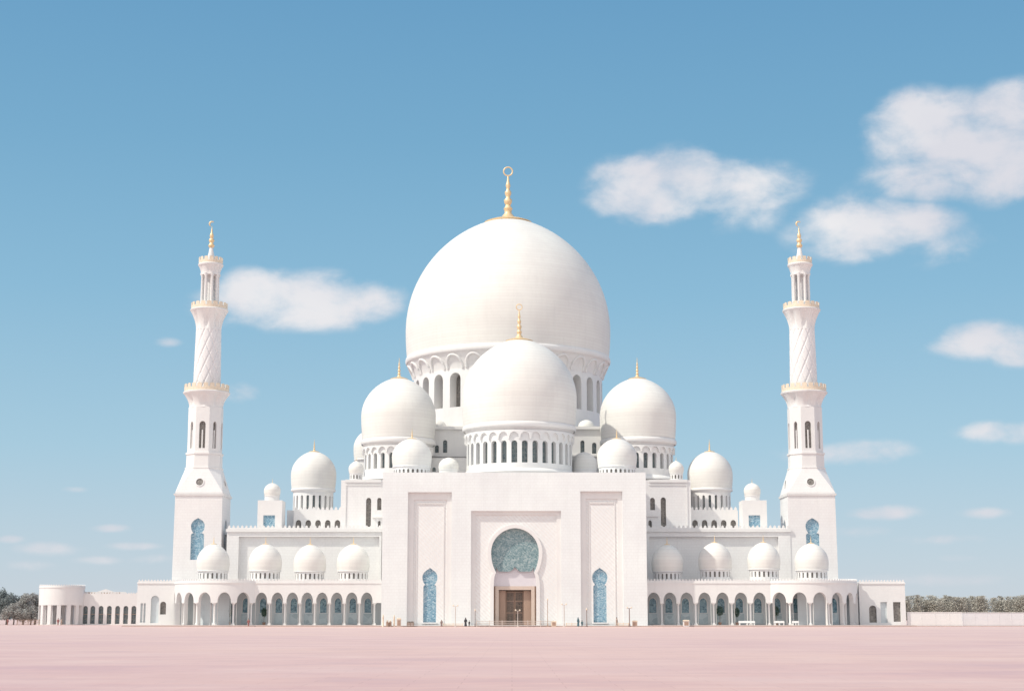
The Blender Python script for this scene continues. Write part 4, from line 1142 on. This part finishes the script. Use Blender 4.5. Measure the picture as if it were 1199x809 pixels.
# =================================================================== PEOPLE
def person_mesh(h, stride, arm):
    s = h / 1.75
    V = [(0, 0, .93), (0, 0, 1.12), (0, 0, 1.38), (0, 0, 1.50), (0, .01, 1.60), (0, .0, 1.72)]
    Rr = [(.15, .11), (.14, .10), (.16, .11), (.055, .055), (.085, .095), (.065, .08)]
    E = [(0, 1), (1, 2), (2, 3), (3, 4), (4, 5)]
    def add(v, r, par): V.append(v); Rr.append(r); E.append((par, len(V) - 1)); return len(V) - 1
    for sx in (-1, 1):
        st_ = stride * sx
        a = add((sx * .10, 0, .88), (.095, .10), 0); b_ = add((sx * .11, st_ * .5 - .02, .50), (.06, .065), a)
        c = add((sx * .11, st_, .09), (.04, .045), b_); add((sx * .12, st_ - .16, .04), (.04, .03), c)
        a = add((sx * .20, 0, 1.40), (.055, .055), 2); b_ = add((sx * (.25 + arm * .05), st_ * -.2, 1.12), (.04, .042), a)
        c = add((sx * .26, st_ * -.4 - .06, .88), (.028, .03), b_); d = add((sx * .265, st_ * -.42 - .08, .80), (.03, .018), c)
        for k in range(4): add((sx * .265, st_ * -.42 - .115 + k * .022, .735 + abs(k - 1.5) * .006), (.009, .009), d)
        add((sx * .245, st_ * -.42 - .13, .78), (.010, .010), d)
    me = bpy.data.meshes.new('body'); me.from_pydata([(x * s, y * s, z * s) for x, y, z in V], E, [])
    o = bpy.data.objects.new('body_src', me); COL.objects.link(o)
    md = o.modifiers.new('Skin', 'SKIN'); 
    for i, sv in enumerate(me.skin_vertices[0].data): sv.radius = (Rr[i][0] * s, Rr[i][1] * s); sv.use_root = (i == 0)
    md2 = o.modifiers.new('Sub', 'SUBSURF'); md2.levels = 1; md2.render_levels = 1
    dg = bpy.context.evaluated_depsgraph_get(); dg.update()
    em = bpy.data.meshes.new_from_object(o.evaluated_get(dg))
    bpy.data.objects.remove(o)
    em.name = 'body'
    return em
def person(px, Y, h, cloth, label, rz=0, robe=True, stride=.12, z=0.0, head='scarf'):
    x = WX(px, 728, Y)
    root = thing('person', (x, Y, z), label, 'person', 'visitors walking in front of the mosque', 0)
    me = person_mesh(h, stride, 0); me.materials.clear(); me.materials.append(M['skin'])
    me.polygons.foreach_set('use_smooth', [True] * len(me.polygons))
    b = bpy.data.objects.new('body', me); COL.objects.link(b); b.parent = root
    s = h / 1.75
    def loc(m): m.v = [(x + X_, Y + Y_, z + Z_) for X_, Y_, Z_ in m.v]; return m
    m = MB(); prof = [(.27, .10), (.25, .3), (.21, .65), (.175, 1.0), (.20, 1.25), (.19, 1.40), (.075, 1.48)] if robe else [(.19, .82), (.185, 1.0), (.20, 1.25), (.19, 1.40), (.075, 1.48)]
    m.lathe(0, 0, [(r * s, q * s) for r, q in prof], 24, rfun=lambda a, zz: (.80 + .20 * abs(math.sin(a))) * (1 + .05 * math.sin(a * 7 + zz * 3)))
    for sx in (-1, 1):
        st_ = stride * sx
        m.tube([(sx * .16 * s, 0, 1.40 * s), (sx * .215 * s, 0, 1.38 * s), (sx * .26 * s, -.2 * st_ * s, 1.12 * s), (sx * .27 * s, (-.4 * st_ - .05) * s, .92 * s)], [.075 * s, .08 * s, .07 * s, .065 * s], 10)
        if not robe: m.tube([(sx * .09 * s, 0, .92 * s), (sx * .11 * s, (st_ * .5 - .02) * s, .50 * s), (sx * .11 * s, st_ * s, .12 * s)], [.115 * s, .085 * s, .065 * s], 10)
    loc(m).build('robe' if robe else 'clothing', cloth, root, 50)
    m = MB(); 
    if head == 'scarf': m.lathe(0, .02 * s, [(.15 * s, 1.42 * s), (.12 * s, 1.52 * s), (.125 * s, 1.65 * s), (.10 * s, 1.76 * s), (0, 1.80 * s)], 16, rfun=lambda a, zz: 1 if abs(((a + PI) % (2 * PI)) - PI) > .7 or zz > 1.72 * s else .62)
    else: m.lathe(0, .02 * s, [(.09 * s, 1.64 * s), (.105 * s, 1.70 * s), (.09 * s, 1.77 * s), (0, 1.80 * s)], 16)
    loc(m).build('headscarf' if head == 'scarf' else 'hair', cloth if head == 'scarf' else M['hair'], root, 50)
    root.rotation_euler = (0, 0, rz)
    return root
YS = 322.0
person(545.2, YS, 1.76, M['black'], 'person in a long black robe standing left of the portal railing', .5)
person(549.5, YS + .5, 1.22, M['black'], 'small child in dark clothes beside the black robed person', -.6, head='hair', robe=False)
person(677.0, YS, 1.82, M['teal_cloth'], 'person in a dark teal robe right of the portal', .9)
person(681.5, YS + .3, 1.25, M['teal_cloth'], 'small child in dark teal beside the teal robed person', -.3, robe=False, head='hair')
person(722.2, YS + 1, 1.80, M['tan_cloth'], 'person in tan clothes walking before the right panel', 1.3, robe=False, stride=.22, head='hair')
person(517.0, YS + 2, 1.35, M['dark_metal'], 'small person in brown below the left mosaic window', .2, robe=True)
person(291.0, 327.6, 1.60, M['red_cloth'], 'person in dark red standing before the left arcade', .6, robe=False, head='hair')
person(68.0, 402, 1.7, M['red_cloth'], 'person in a red top in front of the round pavilion', .4, robe=False, head='hair')
person(72.0, 403, 1.65, M['tan_cloth'], 'person in tan beside the red top at the round pavilion', -.8, robe=False, head='hair')
person(9.0, 405, 1.7, M['red_cloth'], 'person in red by the trees at the left edge', 1.2, robe=False, head='hair')

# =================================================================== STREET FURNITURE
def lamp(px, Y, ytop, mat, label, double=True, k=1.0):
    x = WX(px, 725, Y); H = WZ(ytop, Y)
    root = thing('lamp_post', (x, Y, 0), label, 'lamp post', 'lamp posts along the front of the portal')
    m = MB(); m.lathe(x, Y, [(.24 * k, 0), (.24 * k, .12), (.14 * k, .2), (.12 * k, .55), (.08 * k, .65), (.065 * k, H - .25), (.09 * k, H - .2)], 12); m.build('pole', mat, root, 40)
    if double:
        m = MB(); m.tube([(x - .42, Y, H - .12), (x, Y, H - .18), (x + .42, Y, H - .12)], .04, 8); m.build('arm', mat, root)
        for s in (-1, 1):
            m = MB(); m.lathe(x + s * .42, Y, [(.05, H - .14), (.15, H - .1), (.17, H), (.10, H + .12), (0, H + .16)], 12); m.build('lantern', M['goldpale'], root, 50)
    else:
        m = MB(); m.lathe(x, Y, [(.08 * k, H - .2), (.16 * k, H - .12), (.17 * k, H + .08), (.08 * k, H + .18), (0, H + .22)], 12); m.build('lantern', M['goldpale'], root, 50)
lamp(533.2, 323, 708.6, M['pale_metal'], 'pale twin lamp post before the left panel', True)
lamp(556.3, 323.5, 714, M['dark_metal'], 'thin brown post at the left end of the portal railing', False, .8)
lamp(606.2, 323.5, 714, M['pale_metal'], 'white lamp post in front of the portal door', True, .9)
lamp(641.2, 324, 701.5, M['tan'], 'tallest thin tan lamp post right of the portal door', False, .8)
lamp(660.6, 323, 707, M['pale_metal'], 'pale lamp post at the right end of the portal panel', True, 1.1)
lamp(687.0, 323, 713, M['dark_metal'], 'brown post left of the right mosaic window', False)
lamp(737.0, 323, 711, M['dark_metal'], 'brown twin lamp post by the brown kiosk box', True, 1.3)

def railing(pa, pb, Y, h, label, step=1.0, mat='pale_metal'):
    a, b = WX(pa, 728, Y), WX(pb, 728, Y)
    root = thing('railing', ((a + b) / 2, Y, 0), label, 'railing')
    m = MB(); n = max(2, int((b - a) / step))
    m.box(a, b, Y - .04, Y + .04, h - .09, h); m.box(a, b, Y - .03, Y + .03, h * .55, h * .55 + .05); m.box(a, b, Y - .03, Y + .03, .22, .27); m.build('rail', M[mat], root, 0)
    for i in range(n + 1):
        x = a + (b - a) * i / n
        m = MB(); m.box(x - .07, x + .07, Y - .07, Y + .07, 0, h + .12, .01); m.build('post', M[mat], root, 0)
    m = MB(); k = int((b - a) / .22)
    for i in range(k): x = a + (b - a) * (i + .5) / k; m.box(x - .018, x + .018, Y - .018, Y + .018, .272, h - .092)
    m.build('baluster', M[mat], root, 0)
railing(558, 648, 324.6, 1.15, 'long pale railing with balusters across the portal door', 2.4)
railing(519, 542, 325.0, .62, 'low pale railing left of the lamp post pair', 1.6, 'goldpale')
railing(663, 676, 325.0, .7, 'low pale railing right of the portal', 1.4, 'goldpale')
railing(724, 736, 325.0, .7, 'short low railing at the right corner', 1.4, 'goldpale')
railing(20, 46, 412, 1.35, 'plain brown railing in front of the left trees', 2.2, 'tan')

def bollard(px, Y, h, r, mat, label, group='stone bollards by the left corner of the portal'):
    x = WX(px, 728, Y); root = thing('bollard', (x, Y, 0), label, 'bollard', group)
    m = MB(); m.lathe(x, Y, [(r * 1.25, 0), (r * 1.25, .12), (r, .2), (r * .9, h - .25), (r * 1.1, h - .2), (r * 1.1, h - .12), (r * .7, h)], 12); m.build('shaft', mat, root, 40)
    m = MB(); m.lathe(x, Y, [(0.02, h), (r * .8, h + .06), (r * .8, h + .2), (0, h + .34)], 12); m.build('cap', M['goldpale'], root, 50)
for i, (p, h, nm) in enumerate(((448.5, 2.1, 'tall thin bollard nearest the left arcade'), (453.5, 1.0, 'short bollard second from the arcade'), (457, 1.0, 'short bollard beside the thick brown pedestal pair'), (461.5, 2.0, 'tall pale bollard left of the brown pedestal'), )):
    bollard(p, 324 + i * .3, h, .17 if h > 1.5 else .24, M['goldpale'] if h > 1.5 else M['tan'], nm)
def kiosk(px, Y, w, h, mat, name, cat, label):
    x = WX(px, 728, Y); root = thing(name, (x, Y, 0), label, cat)
    m = MB(); m.box(x - w * .5, x + w * .5, Y - w * .4, Y + w * .4, .08, h * .82, .02); m.box(x - w * .42, x + w * .42, Y - w * .33, Y + w * .33, 0, .078); m.build('body', mat, root, 0)
    m = MB(); m.box(x - w * .58, x + w * .58, Y - w * .48, Y + w * .48, h * .822, h * .9); m.box(x - w * .46, x + w * .46, Y - w * .36, Y + w * .36, h * .902, h, .06); m.build('top', M['goldpale'], root, 0)
    m = MB(); m.box(x - w * .34, x + w * .34, Y - w * .4 - .03, Y - w * .4 - .003 + .02, .25, h * .7); m.build('panel', M['tan'], root, 0)
kiosk(467.2, 324, .8, 1.75, M['beige'], 'pedestal', 'pedestal', 'brown stone pedestal left of the planter crates')
kiosk(455.5, 326, 1.0, .9, M['tan'], 'litter_bin', 'litter bin', 'low tan bin behind the short bollards')
kiosk(743.2, 323.8, 1.0, 1.25, M['beige'], 'litter_bin', 'litter bin', 'brown box bin beside the right twin lamp post')
kiosk(648.5, 323.2, 1.0, 1.15, M['goldpale'], 'ticket_box', 'box', 'pale box at the right end of the long railing')
kiosk(803.4, 327.6, 1.25, 1.35, M['plain'], 'information_stand', 'stand', 'white information stand in front of the shaded right arcade')
def shrub(px, Y, z, h, w, label, seed, pot=True):
    rnd = random.Random(seed); x = WX(px, 728, Y)
    root = thing('potted_shrub', (x, Y, z), label, 'potted plant')
    ph = .55
    m = MB(); m.lathe(x, Y, [(.24, z), (.28, z + .1), (.36, z + ph - .1), (.40, z + ph - .06), (.40, z + ph), (.30, z + ph)], 16); m.build('pot', M['pot'], root, 50)
    m = MB(); m.tube([(x, Y, z + ph - .05), (x + .03, Y, z + h * .55), (x, Y, z + h * .8)], [.05, .04, .02], 6); m.build('stem', M['bark'], root)
    m = MB()
    for _ in range(900):
        d = Vector((rnd.gauss(0, 1), rnd.gauss(0, 1), rnd.gauss(0, 1))).normalized() * rnd.uniform(.3, 1) ** .5
        p = Vector((x + d.x * w / 2, Y + d.y * w / 2, z + h * .72 + d.z * h * .28)); a = Vector((rnd.gauss(0, 1), rnd.gauss(0, 1), rnd.gauss(0, 1))).normalized() * .09; b_ = a.orthogonal().normalized() * .05
        m.face(p - a, p - b_, p + a, p + b_)
    m.build('foliage', M['leaf_pot'], root, 0, weld=False)
for i, (p, h, w, l) in enumerate(((843, 4.0, 1.7, 'round potted tree in the fifth arch of the right arcade'), (863, 3.6, 1.2, 'slimmer potted tree between the fifth and sixth right arches'), (909, 3.9, 1.4, 'potted tree in the arch where the right arcade starts to curve'),
                                  (268, 3.6, .9, 'small potted tree in the left arcade near its curve'), (309, 3.6, 1.2, 'potted tree in the left arcade just right of the curve'))):
    shrub(p, YA + 2.4, ZF, h, w, l, 40 + i)
# planter crates at the left panel
for i, p in enumerate((478.6, 482.6)):
    x = WX(p, 728, 324.5); root = thing('planter', (x, 324.5, 0), 'small slatted brown planter crate, %s of the pair before the left panel' % ('left' if i == 0 else 'right'), 'planter')
    m = MB()
    for k in range(4): m.box(x - .36, x + .36, 324.14, 324.18, .08 + k * .2, .22 + k * .2)
    for k in range(4): m.box(x - .36, x + .36, 324.82, 324.86, .08 + k * .2, .22 + k * .2)
    m.box(x - .36, x - .32, 324.183, 324.817, 0.05, .86); m.box(x + .32, x + .36, 324.183, 324.817, 0.05, .86)
    m.build('crate', M['brown'], root, 0)
    rnd = random.Random(60 + i); m = MB()
    for _ in range(160):
        q = Vector((x + rnd.uniform(-.3, .3), 324.5 + rnd.uniform(-.3, .3), .8 + rnd.uniform(0, .25))); a = Vector((rnd.gauss(0, 1), rnd.gauss(0, 1), rnd.gauss(0, 1))).normalized() * .08; b_ = a.orthogonal().normalized() * .05
        m.face(q - a, q - b_, q + a, q + b_)
    m.build('plants', M['leaf_grey'], root, 0, weld=False)
def bench(px, wpx, Y, z, label):
    x = WX(px, 728, Y); w = wpx * Y / F / 2
    root = thing('bench', (x, Y, z), label, 'bench', 'white benches in the right arcade')
    m = MB(); m.box(x - w, x + w, Y - .28, Y + .28, z + .42, z + .52, .01); m.build('seat', M['plain'], root, 0)
    for s in (-1, 0, 1):
        q = x + s * (w - .2); m = MB(); m.box(q - .12, q + .12, Y - .22, Y + .22, z, z + .417); m.build('leg', M['plain'], root, 0)
    m = MB(); m.box(x - w, x + w, Y + .2, Y + .28, z + .523, z + .85, .01); m.build('backrest', M['plain'], root, 0)
bench(874.5, 19, YA - .9, ZF, 'longest white bench below the sixth and seventh right arches')
bench(912.5, 12, YA - 1.6, ZF, 'short white bench where the right arcade begins to curve')
bench(931.5, 8, YA - 2.6, ZF, 'smallest white bench right of the short one on the curve')

# =================================================================== LIGHT, SKY
AZ, EL = 66.0, 47.0          # sun behind the viewer's left shoulder
sd_ = Vector((-math.sin(R_(AZ)) * math.cos(R_(EL)), -math.cos(R_(AZ)) * math.cos(R_(EL)), math.sin(R_(EL))))
sun = bpy.data.lights.new('sun', 'SUN'); sun.energy = 3.5; sun.angle = R_(0.6); sun.color = (1.0, 0.95, 0.83)
so = bpy.data.objects.new('sun', sun); COL.objects.link(so)
so.rotation_euler = sd_.to_track_quat('Z', 'Y').to_euler(); so.location = (-200, 0, 200)

world = bpy.data.worlds.new('World'); scene.world = world; world.use_nodes = True
nt = world.node_tree
for n in list(nt.nodes): nt.nodes.remove(n)
out = nt.nodes.new('ShaderNodeOutputWorld'); bg = nt.nodes.new('ShaderNodeBackground')
nt.links.new(bg.outputs[0], out.inputs[0])
sky = nt.nodes.new('ShaderNodeTexSky'); sky.sky_type = 'NISHITA'; sky.sun_disc = False
sky.sun_elevation = R_(EL); sky.sun_rotation = math.atan2(sd_.x, sd_.y) % (2 * PI); sky.air_density = 1.0; sky.dust_density = 0.6; sky.ozone_density = 2.0
tc = nt.nodes.new('ShaderNodeTexCoord'); dv = tc.outputs['Generated']
s = sep(nt, dv)
az = mth(nt, 'MULTIPLY', mth(nt, 'ARCTAN2', s[0], s[1]), 180 / PI)
el = mth(nt, 'MULTIPLY', mth(nt, 'ARCSINE', s[2]), 180 / PI)
elf = mth(nt, 'DIVIDE', el, 60.0, clamp=True)
haze = ramp(nt, elf, [(0.0, (0.61, 0.67, 0.745)), (0.035, (0.53, 0.65, 0.75)), (0.10, (0.39, 0.605, 0.745)), (0.19, (0.265, 0.51, 0.695)), (0.28, (0.19, 0.425, 0.63)), (0.38, (0.14, 0.355, 0.58)), (1.0, (0.08, 0.22, 0.46))])
nsk = mixc(nt, 1.0, sky.outputs[0], (0.11, 0.11, 0.11), 'MULTIPLY')
base = mixc(nt, 0.12, haze, nsk)
# clouds: soft ellipses in azimuth / elevation, broken up by fractal noise
cv = comb(nt, az, el, 0.0)
mp = nt.nodes.new('ShaderNodeMapping'); mp.inputs['Scale'].default_value = (0.44, 0.70, 1); nt.links.new(cv, mp.inputs[0])
nz = nd(nt, 'ShaderNodeTexNoise', Scale=1.0, Detail=8.0, Roughness=0.56, Distortion=0.18); nt.links.new(mp.outputs[0], nz.inputs['Vector'])
n2 = nd(nt, 'ShaderNodeTexNoise', Scale=0.33, Detail=3.0, Roughness=0.5); nt.links.new(mp.outputs[0], n2.inputs['Vector'])
# (px, py, rx, ry, weight) surveyed cloud lobes
CL = [(360, 355, 92, 33, 1.0), (420, 352, 50, 26, .85), (310, 350, 60, 34, .95), (375, 340, 40, 24, .6), (262, 360, 40, 22, .35),
      (283, 459, 26, 11, .42), (196, 400, 14, 5, .3),
      (745, 222, 58, 40, .95), (800, 210, 50, 38, .8), (770, 240, 50, 24, .6), (868, 228, 56, 40, .58), (910, 215, 36, 26, .30), (885, 255, 36, 14, .3),
      (1120, 160, 100, 50, 1.0), (1075, 150, 60, 44, .85), (1170, 190, 70, 46, .95), (1100, 205, 84, 30, .85), (1190, 135, 50, 40, .8),
      (1000, 268, 72, 38, .85), (1060, 262, 60, 26, .7), (970, 275, 50, 26, .55), (1110, 290, 44, 20, .28), (1020, 235, 40, 16, .2),
      (1150, 398, 56, 22, .62), (1190, 410, 34, 20, .7), (1120, 405, 36, 12, .4),
      (1165, 505, 44, 13, .55), (1200, 507, 34, 14, .6), (1010, 530, 62, 15, .6), (960, 532, 48, 10, .4),
      (1035, 599, 40, 9, .55), (1160, 600, 30, 6, .35), (1110, 632, 50, 6, .3), (1130, 652, 26, 5, .3), (1000, 622, 30, 6, .25),
      (126, 618, 28, 5, .45), (10, 631, 18, 5, .5), (55, 642, 36, 7, .35), (157, 639, 28, 5, .45), (115, 656, 26, 5, .4), (182, 655, 28, 6, .3), (30, 662, 26, 6, .3), (88, 573, 14, 3, .25),
      (480, 700, 300, 10, .2), (1100, 678, 120, 6, .2)]
field = None
for (px_, py_, rx, ry, wt) in CL:
    a0, e0 = dirang(px_, py_)
    a1, _ = dirang(px_ + rx * 1.02, py_); _, e1 = dirang(px_, py_ - ry * 1.02)
    v = nd(nt, 'ShaderNodeVectorMath', operation='SUBTRACT'); nt.links.new(cv, v.inputs[0]); v.inputs[1].default_value = (a0, e0, 0)
    v2 = nd(nt, 'ShaderNodeVectorMath', operation='MULTIPLY'); nt.links.new(v.outputs[0], v2.inputs[0]); v2.inputs[1].default_value = (1 / abs(a1 - a0), 1 / abs(e1 - e0), 0)
    dt = nd(nt, 'ShaderNodeVectorMath', operation='DOT_PRODUCT'); nt.links.new(v2.outputs[0], dt.inputs[0]); nt.links.new(v2.outputs[0], dt.inputs[1])
    g = mth(nt, 'MULTIPLY', mth(nt, 'SUBTRACT', 1.25, dt.outputs['Value']), wt)
    field = g if field is None else mth(nt, 'SMOOTH_MAX', field, g, 0.25)
# unseen part of the sky (behind and above the viewer): cumulus added to brighten the facades
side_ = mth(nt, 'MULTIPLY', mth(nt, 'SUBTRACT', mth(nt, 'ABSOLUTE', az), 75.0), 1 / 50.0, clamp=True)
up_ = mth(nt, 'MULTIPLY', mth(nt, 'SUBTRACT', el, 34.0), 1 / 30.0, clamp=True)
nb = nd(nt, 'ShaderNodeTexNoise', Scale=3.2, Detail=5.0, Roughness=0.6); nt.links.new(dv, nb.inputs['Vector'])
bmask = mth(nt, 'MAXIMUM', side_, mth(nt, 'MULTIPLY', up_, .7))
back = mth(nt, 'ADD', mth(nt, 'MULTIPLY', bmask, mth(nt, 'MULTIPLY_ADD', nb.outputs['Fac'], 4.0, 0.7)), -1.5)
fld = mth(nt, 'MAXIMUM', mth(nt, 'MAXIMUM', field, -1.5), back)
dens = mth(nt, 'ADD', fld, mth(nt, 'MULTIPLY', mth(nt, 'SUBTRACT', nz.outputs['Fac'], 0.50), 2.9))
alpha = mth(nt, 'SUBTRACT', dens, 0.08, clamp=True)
ml = nd(nt, 'ShaderNodeMapRange'); ml.interpolation_type = 'SMOOTHSTEP'; nt.links.new(dens, ml.inputs[0])
ml.inputs[1].default_value = -0.25; ml.inputs[2].default_value = 1.25
amt = mth(nt, 'MULTIPLY', ml.outputs[0], 0.93)
# only density inside a lobe counts
gate = mth(nt, 'MULTIPLY', mth(nt, 'ADD', fld, 0.35), 1.4, clamp=True)
amt = mth(nt, 'MULTIPLY', amt, gate)
ccol = mixc(nt, ramp(nt, n2.outputs['Fac'], [(0.35, (0, 0, 0)), (0.65, (1, 1, 1))]), (0.75, 0.74, 0.79), (0.90, 0.88, 0.885))
lowhaze = mth(nt, 'DIVIDE', el, 14.0, clamp=True)
ccol = mixc(nt, mth(nt, 'MULTIPLY', mth(nt, 'SUBTRACT', 1.0, lowhaze), 0.55), ccol, (0.66, 0.65, 0.71))
ccol = mixc(nt, side_, ccol, (1.06, 1.06, 1.06))  # added clouds behind the viewer made extra bright as fill light
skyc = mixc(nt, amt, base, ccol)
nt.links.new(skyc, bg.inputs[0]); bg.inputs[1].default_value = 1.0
world.cycles.sampling_method = 'MANUAL'; world.cycles.sample_map_resolution = 512

# =================================================================== CAMERA
cam = bpy.data.cameras.new('camera'); co = bpy.data.objects.new('camera', cam); COL.objects.link(co)
cam.sensor_width = 36; cam.lens = 36 * F / 1199.0; cam.clip_end = 30000; cam.clip_start = .5
co.location = (0, 0, CAMH); co.rotation_euler = (PI / 2 + TILT, 0, 0)
scene.camera = co
scene.view_settings.view_transform = 'Standard'; scene.view_settings.look = 'None'; scene.view_settings.exposure = 0; scene.view_settings.gamma = 1
scene.cycles.max_bounces = 6; scene.cycles.diffuse_bounces = 4
